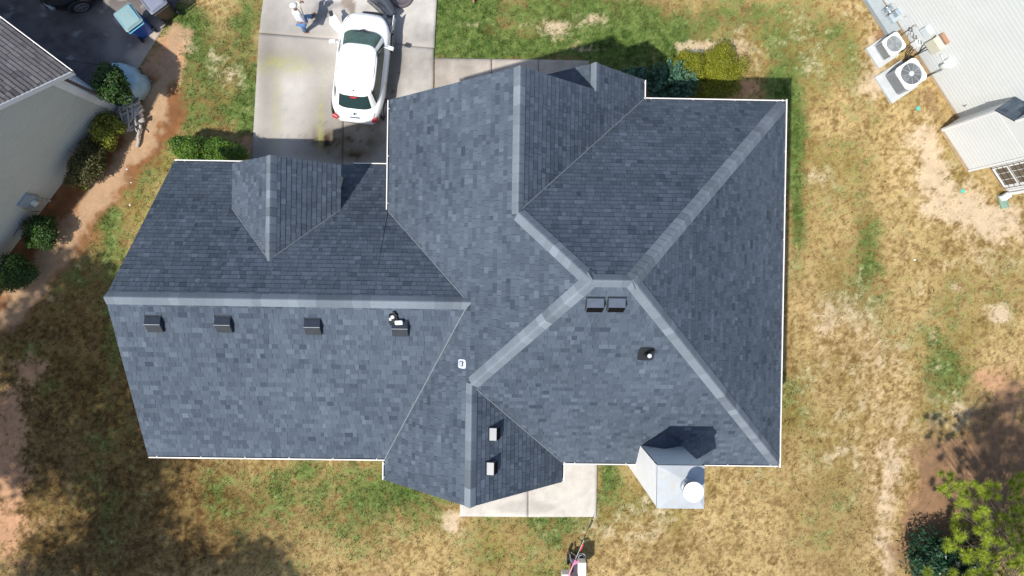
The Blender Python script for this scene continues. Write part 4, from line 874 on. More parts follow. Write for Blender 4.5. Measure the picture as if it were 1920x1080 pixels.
# barred window right of the chase
wp = Vector(RP(1888, 333, tuple(Q0), tuple(rm))); sw = (wp - Q0).dot(re); zw_ = wp.z
g = M()
def wb(g, s0, s1, z0, z1, d0, d1):
    v = [S_(s, -d, z) for d in (d0, d1) for z in (z0, z1) for s in (s0, s1)]; g.add(v, [(0, 2, 3, 1), (4, 5, 7, 6), (0, 1, 5, 4), (2, 6, 7, 3), (0, 4, 6, 2), (1, 3, 7, 5)])
WS0, WS1, WZ0, WZ1 = sw - .42, sw + .28, zw_ - .28, zw_ + 1.5
for s_ in (WS0, WS1 - .05): wb(g, s_, s_ + .05, WZ0, WZ1, 0, .05)
wb(g, WS0, WS1, WZ0 - .05, WZ0, 0, .06); wb(g, WS0 + .05, WS1 - .05, WZ0 + .62, WZ0 + .70, 0, .045); wb(g, WS0, WS1, WZ1, WZ1 + .05, 0, .05)
for k in range(1, 3): wb(g, WS0 + k * (WS1 - WS0) / 3 - .008, WS0 + k * (WS1 - WS0) / 3 + .008, WZ0, WZ1, .012, .03)
wn = g.build('window', trim, RH); g = M(); wb(g, WS0 + .04, WS1 - .04, WZ0, WZ1, .0, .018); g.build('pane', mat('window_tan', (.12, .10, .08), .2), wn)
g = M()
for k in range(7): g.tube([S_(WS0 - .03, -.10, WZ0 + .02 + k * .26), S_(WS1 + .03, -.10, WZ0 + .02 + k * .26)], .009, 6)
for s_ in (WS0 - .03, WS1 + .03): g.tube([S_(s_, -.10, WZ0 - .02), S_(s_, -.10, WZ1)], .011, 6)
g.build('window_bars', cbl, RH)
g = M(); wb(g, SE_ - .05, SE_ + .04, .28, 5.9, .03, .10); g.build('downspout', trim, RH); g = M(); wb(g, SE_ - .06, SE_ + .12, .10, .3, .03, .28); g.build('downspout_shoe', trim, RH)
# boxes, meter and pipes on the wall
onr = lambda px, py: Vector(RP(px, py, tuple(Q0), tuple(rm)))
whb = mat('box_white', (.78, .79, .79), .4); tan = mat('box_tan', (.56, .54, .42), .55, var=.08); cop = mat('panel_brown', (.34, .19, .11), .6, var=.2)
wallbox(onr(1720, 81), re, -rm, .22, .30, .12, whb, 'disconnect_box', RH); o = wallbox(onr(1756, 83), re, -rm, .42, .50, .16, tan, 'electric_panel', RH)
wallbox(onr(1764, 76) + up * .28, re, -rm, .36, .10, .12, cop, 'panel_hood', o)
o = wallbox(onr(1739, 58), re, -rm, .30, .34, .10, mat('box_pale', (.6, .66, .68), .5), 'meter_box', RH)
o = wallbox(onr(1782, 117), re, -rm, .30, .28, .09, whb, 'meter_box', RH); q = onr(1778, 119) - rm * .09; f = M(); f.cyl(q, q - rm * .13, .085, .08, 16); f.build('glass_dome', mat('meter_dome', (.62, .64, .58), .25), o)
wallbox(onr(1685, 22), re, -rm, .2, .22, .14, mb, 'meter_box', RH)
def pipe_w(pts, r_, m, name='conduit', par=RH):
    f = M(); f.tube(pts, r_, 7); return f.build(name, m, par)
def wl(px, py, d=.04): return onr(px, py) - rm * d
pipe_w([wl(1757, 65), wl(1744, 78), wl(1732, 84), wl(1725, 98)], .013, cbl, 'cable'); pipe_w([wl(1747, 90), wl(1735, 94), wl(1722, 101), wl(1708, 106, .25)], .012, cbl, 'cable'); pipe_w([wl(1744, 83), wl(1716, 104, .1), wl(1700, 108, .3)], .016, cbl, 'cable')
pipe_w([wl(1777, 126), wl(1765, 132), wl(1748, 138, .06), wl(1738, 146, .1)], .022, pvc); pipe_w([wl(1778, 122, .09), wl(1740, 143, .15)], .010, cbl, 'cable')
pipe_w([wl(1766, 101), wl(1771, 112)], .025, pvc); pipe_w([wl(1716, 46), wl(1705, 55), wl(1696, 63, .2)], .010, cbl, 'cable')
for k, (px, py) in enumerate(((1714, 50), (1718, 58), (1722, 64), (1726, 70), (1731, 74), (1713, 62))):
    a = wl(px, py, .08); pipe_w([a, a + re * .1 - up * .08, a + re * .02 - up * .16 - rm * .03, a - re * .06 - up * .08], .012, pvc if k % 2 else cbl, 'cable')
g = M(); a = onr(1722, 47) - rm * .05; g.cyl(a, a - rm * .015, .06, .06, 14); g.build('dryer_vent', pvc, RH)
pipe_w([wl(1690, 25), wl(1697, 30), wl(1703, 29, .05)], .014, pvc, 'faucet'); pipe_w([wl(1702, 26), wl(1710, 32)], .010, pvc)
a = onr(1806, 197); f = M(); f.tube([a - rm * .02, a - rm * .03 + re * .05 + up * .06, a - rm * .02 + re * .02 + up * .16], .012, 5); f.build('hose_bib', cbl, RH)
# grey ledge with hose gear
g = M(); lz = .22; b0 = Vector((*U(1652, 0, lz), 0)); sl0 = -1.2
gs0 = (Vector((*U(1684, 58, lz), 0)) - Q0).dot(re); g2 = [S_(s, m_, z) for z in (0, lz) for s, m_ in ((-3, -.46), (gs0, -.46), (gs0, -.05), (-3, -.05))]
g.add(g2, [(3, 2, 1, 0), (4, 5, 6, 7), (0, 1, 5, 4), (1, 2, 6, 5), (2, 3, 7, 6), (3, 0, 4, 7)])
o = g.build('concrete_ledge', mat('ledge_grey', (.30, .34, .36), .8, var=.1), None, bevel=.01); tag(o, 'long blue-grey concrete ledge along the foot of the white right-hand wall', 'ledge')
x, y = U(1664, 19, .3); o = thing('hose_reel', 'blue-grey hose reel standing on the concrete ledge', 'hose reel', (x, y, lz), math.atan2(re.y, re.x)); f = M()
for k in range(4): f.tube([(.02 * k - .03, .11 * math.cos(a), .14 + .11 * math.sin(a)) for a in [i * math.pi / 8 for i in range(17)]], .016, 6)
f.build('hose', mat('hose_blue', (.22, .30, .36), .5), o); f = M(); f.cyl((-.1, 0, .14), (.14, 0, .14), .05, .05, 10)
for sx in (-.1, .13): f.box(sx, sx + .015, -.14, .14, 0, .28)
f.build('frame', mat('steel_grey', (.3, .32, .34), .4, metal=.5), o)
x, y = U(1677, 32, .35); o = thing('plastic_box', 'pale blue-grey plastic utility box beside the hose reel on the ledge', 'box', (x, y, lz), math.atan2(re.y, re.x)); f = M(); f.box(-.14, .14, -.13, .13, 0, .15); f.build('box_body', mat('box_bluegrey', (.36, .42, .45), .6), o, bevel=.02); f = M(); f.box(-.15, .15, -.14, .14, .153, .185); f.build('lid', mat('box_bluegrey', (.36, .42, .45), .6), o, bevel=.01)

# air conditioners
acw = mat('ac_white', (.76, .77, .79), .4, var=.03); acg = mat('ac_grey', (.075, .08, .085), .5, metal=.2); fanm = mat('fan_brown', (.16, .09, .075), .6, var=.3); fang = mat('fan_grey', (.42, .48, .54), .5, metal=.3)
RZ = math.atan2(re.y, re.x)
def ac(label, px, py, ztop, w_, fan, pad, louv, padoff=(0, 0), pz=.09, sidepanel=False):
    x, y = U(px, py, ztop); o = thing('air_conditioner', label, 'air conditioner', (x, y, 0), RZ, 'outdoor air conditioners by the right neighbour wall'); h2 = w_ / 2; zt = ztop
    g = M(); pw = pad / 2; g.box(-pw + padoff[0], pw + padoff[0], -pw + padoff[1], pw + padoff[1], -.05, pz); g.build('concrete_pad', mat('pad_grey', (.46, .48, .48), .85, var=.1), o, bevel=.012)
    def rq(s, z, r_=.07, n=5):
        pts = []
        for (sx, sy, a0) in ((1, 1, 0), (-1, 1, 90), (-1, -1, 180), (1, -1, 270)):
            for i in range(n): a = R(a0 + 90 * i / (n - 1)); pts.append((sx * (s - r_) + r_ * math.cos(a), sy * (s - r_) + r_ * math.sin(a), z))
        return pts
    g = M(); g.ring([rq(h2 - .03, pz), rq(h2 - .03, zt - .05)], caps=True); body = g.build('casing', acg if louv else mat('ac_side', (.20, .215, .22), .5), o)
    g = M(); k = 0; z = pz + .04
    if louv:
        while z < zt - .08: g.ring([rq(h2 - .02, z), rq(h2 - .008, z + .012), rq(h2 - .02, z + .026)]); z += .058
        g.build('louvre', mat('ac_louvre', (.24, .25, .26), .4, metal=.3), o)
    else:
        for sx in (-1, 1):
            g.box(sx * (h2 - .03) - .012, sx * (h2 - .03) + .012, -h2 + .02, -h2 + .07, pz, zt - .05); g.box(sx * (h2 - .03) - .012, sx * (h2 - .03) + .012, h2 - .07, h2 - .02, pz, zt - .05)
            g.box(-h2 + .02, h2 - .02, sx * (h2 - .03) - .012, sx * (h2 - .03) + .012, pz, pz + .06)
        g.build('side_frame', mat('ac_frame', (.5, .51, .52), .5), o)
    # top with round opening
    n = 48; ro = h2 * .84; outer = []
    for k in range(n):
        a = 2 * math.pi * (k + .5) / n; cx, cy = math.cos(a), math.sin(a); m_ = 1 / max(abs(cx), abs(cy)); rad = h2 * min(m_, 1.25 if m_ > 1.25 else m_); outer.append((cx * rad, cy * rad))
    g = M(); inn = [(math.cos(2 * math.pi * (k + .5) / n) * ro, math.sin(2 * math.pi * (k + .5) / n) * ro) for k in range(n)]
    g.ring([[(x_, y_, zt - .06) for x_, y_ in outer], [(x_, y_, zt - .01) for x_, y_ in outer], [(x_ * .985, y_ * .985, zt) for x_, y_ in outer], [(x_, y_, zt) for x_, y_ in inn], [(x_, y_, zt - .10) for x_, y_ in inn]]); tp = g.build('top_cover', acw, o)
    g = M(); g.cyl((0, 0, zt - .42), (0, 0, zt - .40), ro * 1.0, ro * 1.0, 32); g.build('inner_floor', mat('ac_inner', (.045, .05, .055) if louv else (.06, .05, .04), .7), o)
    g = M(); g.cyl((0, 0, zt - .2), (0, 0, zt - .09), ro * .3, ro * .27, 16); nb = 3 if louv else 4
    for k in range(nb):
        a0 = k * 2 * math.pi / nb + .5; v = []
        for rr2 in (.22, .6, .93):
            for da, dz in ((-.38, -.03), (.38, .03)): a = a0 + da * (1.15 - .25 * rr2); v.append((ro * rr2 * math.cos(a), ro * rr2 * math.sin(a), zt - .14 + dz))
        g.add(v, [(0, 1, 3, 2), (2, 3, 5, 4)])
    g.build('fan', fan, o)
    g = M()
    for k in range(2 + int(ro / .028)):
        r_ = ro * (.3 + .7 * k / (1 + int(ro / .028))); g.tube([(r_ * math.cos(a), r_ * math.sin(a), zt + .008) for a in [i * math.pi / 20 for i in range(41)]], .0022, 4)
    for k in range(9 if louv else 4):
        a = k * 2 * math.pi / (9 if louv else 4) + .2; g.tube([(ro * .25 * math.cos(a), ro * .25 * math.sin(a), zt + .014), (ro * 1.02 * math.cos(a), ro * 1.02 * math.sin(a), zt + .012)], .005, 4)
    if louv: g.cyl((0, 0, zt + .005), (0, 0, zt + .02), ro * .26, ro * .24, 16)
    g.build('fan_guard', mat('guard_grey', (.55, .58, .60), .4, metal=.4), o); return o
ac('smaller white-topped air conditioner with brown fan blades, nearer the top edge', 1677, 82, .66, .60, fanm, .78, False, (.02, -.10))
ac('larger air conditioner with dark louvred side and grey fan, by the white wall', 1709, 138, .74, .80, fang, 1.02, True, (.0, -.14))
f = M()
for q in (((1712, 88), (1700, 100), (1698, 112)), ((1714, 92), (1704, 106), (1696, 116)), ((1709, 86), (1696, 92), (1690, 98))):
    pts = [Vector((*U(*p, .4 - .12 * i), .4 - .12 * i)) for i, p in enumerate(q)]; f.tube(pts, .018, 6)
f.build('refrigerant_line', cbl, RH)
# small lawn items
tc_ = mat('cap_teal', (.10, .42, .34), .5)
for px, py, lb_ in ((1722, 203, 'round green drain cap in the grass, nearer the air conditioners'), (1806, 358, 'round green drain cap in bare soil, nearer the barred window')):
    x, y = U(px, py, .02); f = M(); f.cyl((x, y, -.02), (x, y, .02), .075, .07, 18); f.cyl((x, y, .02), (x, y, .028), .05, .045, 18); o = f.build('drain_cap', tc_, None); tag(o, lb_, 'drain cap', 'green drain caps in the lawn')
x, y = U(1881, 377, .04); o = thing('splash_block', 'pale green splash block under the downspout at the right edge', 'splash block', (x, y, .01), R(-72)); f = M(); f.box(-.24, .24, -.12, .12, 0, .015); f.build('tray', mat('splash_green', (.20, .30, .23), .7, var=.15), o); f = M()
for s_ in (-1, 1): f.box(-.24, .24, s_ * .12 - .012, s_ * .12 + .012, 0, .06)
f.build('rim', mat('splash_green', (.20, .30, .23), .7), o)
# white rocks and scattered pale stones
rk = mat('rock_white', (.62, .60, .56), .9, var=.2, bump=.4)
def rock(px, py, s, name, label, cat, group=None, m=rk):
    x, y = U(px, py, .03); f = M(); r = random.Random(int(px * 7 + py)); rings = []
    for t, q in ((0, -.4), (.8, -.2), (1, .1), (.75, .42), (.0, .55)):
        rings.append([(x + s * t * math.cos(k * math.pi / 4) * r.uniform(.8, 1.2), y + s * .75 * t * math.sin(k * math.pi / 4) * r.uniform(.8, 1.2), s * q) for k in range(8)])
    f.ring(rings, caps=False); tag(f.build(name, m, None), label, cat, group)
for px, py, s in ((1300, 97, .09), (1308, 98, .12), (1317, 99, .10), (1304, 105, .07), (1314, 107, .08), (1322, 108, .06), (1310, 113, .06), (1318, 116, .05), (1306, 121, .04)):
    rock(px, py, s, 'rock', 'white rock in the little heap between the two olive-yellow shrubs', 'rock', 'white rocks between the front shrubs')
for px, py, s in ((237, 317, .035), (245, 342, .03), (243, 384, .04)): rock(px, py, s, 'stone', 'pale pebble lying in the grass left of the garage wing', 'stone', 'pale pebbles in the side lawn')
for i in range(26):
    px, py = random.gauss(278, 7), random.gauss(160, 14); rock(px, py, random.uniform(.012, .03), 'wood_chip', 'pale wood chip scattered on the soil right of the blue tarp', 'wood chip', 'pale wood chips on the soil', mat('chip', (.60, .47, .28), .8))
rock(1716, 487, .05, 'stone', 'pale flat stone alone in the right-hand lawn', 'stone')
# ------------------------------------------------------------------ cars
glass = mat('car_glass', (.02, .045, .045), .06, var=.02); glass.node_tree.nodes['Principled BSDF'].inputs['Transmission Weight'].default_value = .0
tyre = mat('tyre', (.02, .02, .02), .8); rimm = mat('rim_silver', (.5, .5, .52), .3, metal=.8)
def car(label, loc, rz, paint, Lh, W, roofz, belt, hoodz, ring_b, ring_r, wheels, cat='car', wr=.29, detail=True, tail=.25, interior=None):
    o = thing('parked_car', label, cat, loc, rz); hw = W / 2
    # lower body: stations along y (front +), each a section across
    st = []
    N = 22
    for i in range(N + 1):
        t = -1 + 2 * i / N; y = Lh / 2 * math.copysign(abs(math.sin(t * math.pi / 2)) ** .9, t); e = abs(y) / (Lh / 2)
        w_ = hw * (1 - max(0, (e - .55) / .45) ** 2.4 * (.42 if t > 0 else .36)); 
        if t > 0: zt = belt - (belt - hoodz) * sm(.30, .95, np.float64(y / (Lh / 2))) - .22 * max(0, (e - .86) / .14) ** 2
        else: zt = belt - .02 - (.30 * max(0, (e - .80) / .20) ** 1.6)
        zl = .20 + .10 * max(0, (e - .85) / .15); zt = float(zt); cr_ = .05
        half = [(0, zt + cr_), (w_ * .35, zt + cr_ * .9), (w_ * .65, zt + cr_ * .55), (w_ * .85, zt), (w_ * .955, zt - .07), (w_ * 1.0, zt - .22), (w_ * 1.0, (zt + zl) / 2), (w_ * .985, zl + .14), (w_ * .93, zl)]
        st.append([(x_, y, z_) for x_, z_ in half] + [(-x_, y, z_) for x_, z_ in reversed(half[1:])])
    g = M(); g.ring(st, close=True, caps=True); body = g.build('body', paint, o, smooth=True)
    # greenhouse: superellipse rings
    def sel(ring, z, n=72):
        (x0, yr_, yf_) = ring; pts = []
        for k in range(n):
            a = 2 * math.pi * k / n; c_, s__ = math.cos(a), math.sin(a); p_ = .50
            X_ = x0 * math.copysign(abs(c_) ** p_, c_); Y_ = math.copysign(abs(s__) ** p_, s__); Yc = (yf_ + yr_) / 2; pts.append((X_, Yc + Y_ * (yf_ - yr_) / 2, z + .0))
        return pts
    n = 72
    lv = [0, .06, .93, 1.0]
    rings = [[tuple(np.array(a) * (1 - t) + np.array(b) * t) for a, b in zip(sel(ring_b, belt), sel(ring_r, roofz - .05))] for t in lv]
    # crown the beltline so the cowl follows the bonnet
    dome = [[(x_ * k, (y_ - (ring_r[1] + ring_r[2]) / 2) * k + (ring_r[1] + ring_r[2]) / 2, roofz - .05 + dz) for x_, y_, _ in rings[-1]] for k, dz in ((.93, .028), (.75, .045), (.4, .06), (.02, .065))]
    g = M(); g.ring(rings[2:] + dome)
    def part(a): a = a % 360; return 'wind' if 52 < a < 128 else ('rear' if 238 < a < 302 else ('side' if (a <= 36 or a >= 322 or 144 <= a <= 220) else 'pil'))
    gl = {'wind': M(), 'rear': M(), 'side': M(), 'side2': M()}; pil = g
    for k in range(n):
        a = (k + .5) * 5; p_ = part(a); k2 = (k + 1) % n
        pil.face([rings[0][k], rings[0][k2], rings[1][k2], rings[1][k]])
        q = [rings[1][k], rings[1][k2], rings[2][k2], rings[2][k]]
        if p_ == 'pil': pil.face(q)
        else: gl['side2' if p_ == 'side' and 90 < a < 270 else p_].face([Vector(v) * 1.0 for v in q])
    g.build('cabin_roof', paint, o, smooth=False)
    for k_, nm in (('wind', 'windscreen'), ('rear', 'rear_window'), ('side', 'side_window'), ('side2', 'side_window')): gl[k_].build(nm, glass if k_ != 'wind' else mat('windscreen_glass', (.055, .115, .115), .07, var=.35, scale=2.2), o, smooth=True)
    for sx, y in wheels:
        c = Vector((sx * (hw - .08), y, wr)); f = M(); d = Vector((sx, 0, 0)); f.cyl(c - d * .09, c + d * .085, wr, wr, 28); w_o = f.build('wheel', tyre, o, bevel=.015)
        f = M(); f.cyl(c + d * .086, c + d * .095, wr * .68, wr * .66, 24); 
        ri = f.build('rim', mat('rim_dark', (.10, .10, .10), .5, metal=.5), w_o); f = M()
        for k in range(7):
            a = k * 2 * math.pi / 7; mx = Matrix.Translation(c + d * .10) @ Matrix.Rotation(a, 4, 'X'); f.box(-.008, .008, -.02, .02, .03, wr * .64, mx)
        f.cyl(c + d * .09, c + d * .112, .05, .045, 12); f.tube([c + d * .10 + Vector((0, wr * .66 * math.cos(a), wr * .66 * math.sin(a))) for a in [i * math.pi / 12 for i in range(25)]], .012, 6); f.build('spokes', rimm, w_o)
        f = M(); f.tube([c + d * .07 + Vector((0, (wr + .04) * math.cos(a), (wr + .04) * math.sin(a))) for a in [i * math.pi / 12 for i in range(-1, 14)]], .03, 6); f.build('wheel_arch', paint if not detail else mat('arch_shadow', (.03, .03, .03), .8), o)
    return o
white = mat('car_white', (.86, .87, .88), .18, var=.01, spec=.5); blackp = mat('car_black', (.008, .008, .010), .12, var=.05)
CRZ = R(-5.5)
wc = car('small white hatchback with a damaged front corner parked on the concrete driveway', (*((Vector(U(690, 27, .7)) + Vector(U(668, 229, .5))) / 2), .05), CRZ, white, 3.36, 1.60, 1.45, .93, .84,
         (.73, -1.38, 1.10), (.60, -1.04, .48), [(1, 1.02), (-1, 1.02), (1, -1.13), (-1, -1.13)])
redl = mat('tail_red', (.45, .02, .03), .25); blkp = mat('plastic_black', (.02, .022, .026), .5, var=.2); chrm = mat('chrome', (.6, .6, .62), .15, metal=1); slate = mat('bumper_slate', (.055, .065, .08), .4, var=.35, scale=6)
for sx in (-1, 1):
    f = M(); f.box(-.09, .09, -.05, .05, -.11, .11, Matrix.Translation((sx * .60, -1.575, .72)) @ Matrix.Rotation(R(sx * 20), 4, 'Z') @ Matrix.Rotation(R(38), 4, 'X')); l = f.build('tail_light', redl, wc, bevel=.02)
    f = M(); f.box(-.035, .035, -.05, -.054, -.03, .03, Matrix.Translation((sx * .60, -1.59, .71)) @ Matrix.Rotation(R(sx * 20), 4, 'Z') @ Matrix.Rotation(R(38), 4, 'X')); f.build('lens', mat('lens_white', (.75, .6, .6), .3), l)
f = M(); f.box(-.15, .15, -.02, .02, 0, .02, Matrix.Translation((0, -1.60, .80))); f.build('hatch_handle', chrm, wc); f = M(); f.cyl((0, -1.50, .93), (0, -1.52, .945), .04, .04, 14); f.build('badge', chrm, wc)
f = M(); f.cyl((0, -.92, 1.47), (0, -.95, 1.50), .02, .014, 8); f.build('aerial_base', blkp, wc); f = M(); f.box(-.10, .10, -.02, .02, -.02, .02, Matrix.Translation((0, -1.10, 1.35)) @ Matrix.Rotation(R(30), 4, 'X')); f.build('brake_light', redl, wc)
f = M(); f.tube([(-.52, .88, 1.00), (0, 1.06, 1.00), (.52, .88, 1.00)], .03, 6); f.build('wiper_cowl', blkp, wc)
f = M(); f.tube([(-.45, .93, 1.03), (-.05, .80, 1.08)], .012, 5); f.tube([(.02, 1.0, 1.03), (.48, .74, 1.08)], .012, 5); f.build('wiper', blkp, wc)
f = M(); f.box(-.035, .035, -.02, .02, -.004, .004, Matrix.Translation((-.43, .66, 1.21)) @ Matrix.Rotation(R(-38), 4, 'X')); f.build('sticker', mat('sticker_white', (.8, .85, .9), .6), wc)
for sx in (-1, 1):
    f = M(); f.tube([(sx * .66, .62, .95), (sx * .80, .60, 1.0)], .022, 6); f.box(-.09, .09, -.05, .05, -.06, .06, Matrix.Translation((sx * .90, .60, 1.0)) @ Matrix.Rotation(R(sx * -12), 4, 'Z')); f.build('door_mirror', white, wc, bevel=.03)
    f = M(); f.tube([(sx * .55, .42, 1.41), (sx * .555, -.3, 1.43), (sx * .53, -.92, 1.40)], .012, 5); f.build('roof_rail', mat('seal_grey', (.25, .26, .27), .5), wc)
# interior seen through the glass: dash and seats as pale shapes under the windscreen plane are left to the glass tint
seam = mat('panel_gap', (.05, .05, .055), .7)
f = M()
for sx in (-1, 1): f.tube([(sx * .805, -.42, z_) for z_ in (.30, .5, .7, .80)], .006, 4); 
f.build('door_gap', seam, wc)
f = M(); f.tube([(-.66, 1.05, .93), (-.64, 1.25, .925), (-.50, 1.50, .86)], .006, 4); f.build('bonnet_gap', seam, wc)
f = M(); f.tube([(-.60, -1.42, .925), (-.56, -1.56, .80), (-.52, -1.62, .66), (.52, -1.62, .66), (.56, -1.56, .80), (.60, -1.42, .925)], .006, 4); f.build('hatch_gap', seam, wc)
# crash damage: front right corner bared, left wing strip bent outwards
f = M(); f.box(-.17, .17, -.20, .20, -.13, .13, Matrix.Translation((.56, 1.46, .56)) @ Matrix.Rotation(R(-32), 4, 'Z')); f.box(-.1, .13, -.10, .12, -.1, .1, Matrix.Translation((.66, 1.30, .60)))
for k in range(14): 
    a = Vector((random.uniform(.42, .75), random.uniform(1.25, 1.66), random.uniform(.50, .76))); f.box(-.05, .05, -.03, .03, -.03, .03, Matrix.Translation(a) @ Matrix.Rotation(random.random() * 3, 4, 'Z'))
f.build('bare_corner', mat('engine_dark', (.03, .04, .055), .45, var=.6, scale=25), wc)
f = M(); f.slab([(.80, 1.18, .3), (.83, 1.72, .35), (.83, 1.72, .70), (.80, 1.18, .62)], (1, 0, 0), .015); f.build('bent_fender', white, wc)
f = M(); cs = [(-.72, 1.02, .55), (-.88, 1.18, .6), (-1.02, 1.33, .66), (-1.10, 1.52, .62)]
for i, (a, b_) in enumerate(zip(cs[:-1], cs[1:])):
    w0_, w1_ = (.05, .10, .12, .07)[i], (.10, .12, .07, .05)[i]
    f.add([Vector(a) + Vector((-w0_, -w0_ * .8, 0)), Vector(a) + Vector((w0_, w0_ * .8, .03)), Vector(b_) + Vector((w1_, w1_ * .8, .03)), Vector(b_) + Vector((-w1_, -w1_ * .8, 0)),
           Vector(a) + Vector((-w0_, -w0_ * .8, -.03)), Vector(a) + Vector((w0_, w0_ * .8, 0)), Vector(b_) + Vector((w1_, w1_ * .8, 0)), Vector(b_) + Vector((-w1_, -w1_ * .8, -.03))], [(0, 1, 2, 3), (7, 6, 5, 4), (0, 3, 7, 4), (1, 5, 6, 2), (0, 4, 5, 1), (3, 2, 6, 7)])
pk = f.build('torn_wing_strip', white, wc, bevel=.008); f = M(); f.box(-.06, .06, -.09, .09, -.02, .02, Matrix.Translation((-1.12, 1.56, .64)) @ Matrix.Rotation(R(28), 4, 'Z')); f.build('lamp_remnant', blkp, pk, bevel=.01)
# detached bumper lying in front
def loose(name, label, cat, pts, w_, h_, m, group=None, z0=.06):
    pts = [Vector((*U(px, py, z), z)) for px, py, z in pts]; c = pts[len(pts) // 2]; o = thing(name, label, cat, (c.x, c.y, 0)); rings = []
    for i, p in enumerate(pts):
        d = (pts[min(i + 1, len(pts) - 1)] - pts[max(i - 1, 0)]); d.z = 0; d.normalize(); s__ = Vector((d.y, -d.x, 0)); p = p - Vector((c.x, c.y, 0)); ww = w_[i] if hasattr(w_, '__len__') else w_
        rings.append([p - s__ * ww, p - s__ * ww * .75 + up * h_ * .8, p - s__ * ww * .2 + up * h_, p + s__ * ww * .2 + up * h_ * .7, p + s__ * ww * .8 + up * h_ * .85, p + s__ * ww, p + s__ * ww * .8 - up * .01, p - s__ * ww * .8 - up * .01])
    f = M(); f.ring(rings, caps=True); return o, f.build('shell', m, o, smooth=False)
o, sh = loose('car_bumper', 'dark slate car bumper torn off and lying ahead of the white hatchback', 'car bumper', [(700, -16, .25), (716, 2, .3), (728, 17, .35), (738, 30, .4)], (.18, .21, .20, .14), .22, slate)
f = M(); pts = [Vector((*U(px, py, .5), .5)) - o.location for px, py in ((703, 7), (714, 14), (722, 24))]; f.tube(pts, .03, 6); f.tube([p + Vector((.07, .06, 0)) for p in pts], .02, 6); f.build('grille_slot', blkp, o)
f = M(); pts = [Vector((*U(px, py, .45), .45)) - o.location for px, py in ((727, 10), (737, 19), (740, 30))]; f.tube(pts, .010, 6); f.build('edge_trim', chrm, o)
o, sh = loose('plastic_trim', 'long dark grey plastic strip on the concrete left of the torn-off bumper', 'car trim', [(690, 1, .1), (704, 12, .1), (716, 22, .12), (724, 30, .15)], (.05, .07, .08, .08), .07, mat('plastic_grey', (.14, .14, .15), .6, var=.3))
o, sh = loose('plastic_trim', 'short dark strip on the concrete just ahead of the white bonnet', 'car trim', [(680, 24, .08), (698, 26, .08), (716, 29, .08)], (.05, .06, .04), .06, mat('plastic_grey', (.14, .14, .15), .6))
x, y = U(752, -8, .1); o = thing('wheel_liner', 'dark grey curved wheel-arch liner lying at the top edge right of the bumper', 'car part', (x, y, .06)); f = M()
f.ring([[(.62 * k * math.cos(a) * .62, -.62 * k * math.sin(a) * .62, z) for a in [R(5 + i * 9) for i in range(19)]] for k, z in ((.3, .0), (.62, .02), (.80, .10), (1.0, .10), (1.02, .02))], close=False)
f.build('shell', mat('plastic_mauve', (.10, .085, .095), .6, var=.3), o)
# black sedan at the top left
bc = car('black sedan with silver alloy wheels at the top left corner', (U(94, 11, .66)[0] + 1.64, U(94, 11, .66)[1] + 1.53, .045), R(117), blackp, 4.7, 1.82, 1.42, .95, .86, (.80, -1.9, 1.15), (.60, -1.2, .35), [(1, 1.40), (-1, 1.40), (1, -1.35), (-1, -1.35)], wr=.33)

for sx in (-1, 1):
    f = M(); f.box(-.19, .19, -.05, .05, -.075, .075, Matrix.Translation((sx * .62, 2.16, .66)) @ Matrix.Rotation(R(sx * -28), 4, 'Z') @ Matrix.Rotation(R(-30), 4, 'X')); f.build('headlight', mat('headlight_clear', (.42, .46, .44), .15, metal=.4), bc, bevel=.03)
f = M()
for k in range(5): f.box(-.38, .38, -.012, .012, -.01, .01, Matrix.Translation((0, 2.30 - k * .012, .50 + k * .045)))
f.build('grille', chrm, bc)
f = M(); f.box(-.02, .02, -.06, .06, -.012, .012, Matrix.Translation((.90, 1.85, .55))); f.build('side_marker', redl, bc)

# ------------------------------------------------------------------ people
def skin(name, nodes, edges, m, parent, root=None, lvl=2):
    me = bpy.data.meshes.new(name); names = list(nodes); me.from_pydata([nodes[k][0] for k in names], [(names.index(a), names.index(b)) for a, b in edges], []); me.materials.append(m)
    o = bpy.data.objects.new(name, me); col.objects.link(o); o.parent = parent
    md = o.modifiers.new('skin', 'SKIN'); md.use_smooth_shade = True
    for i, k in enumerate(names):
        r_ = nodes[k][1]; me.skin_vertices[0].data[i].radius = (r_, r_) if not hasattr(r_, '__len__') else r_
        me.skin_vertices[0].data[i].use_root = (k == (root or names[0]))
    s__ = o.modifiers.new('sub', 'SUBSURF'); s__.levels = lvl; s__.render_levels = lvl; return o
skinm = mat('skin', (.36, .19, .12), .6, var=.08); shirt = mat('shirt_white', (.66, .68, .74), .85, var=.06, scale=5, bump=.6); jean = mat('denim', (.09, .20, .42), .85, var=.25, scale=6, bump=.5); boot = mat('boot_brown', (.16, .055, .03), .6); hairm = mat('hair_dark', (.015, .012, .012), .7)
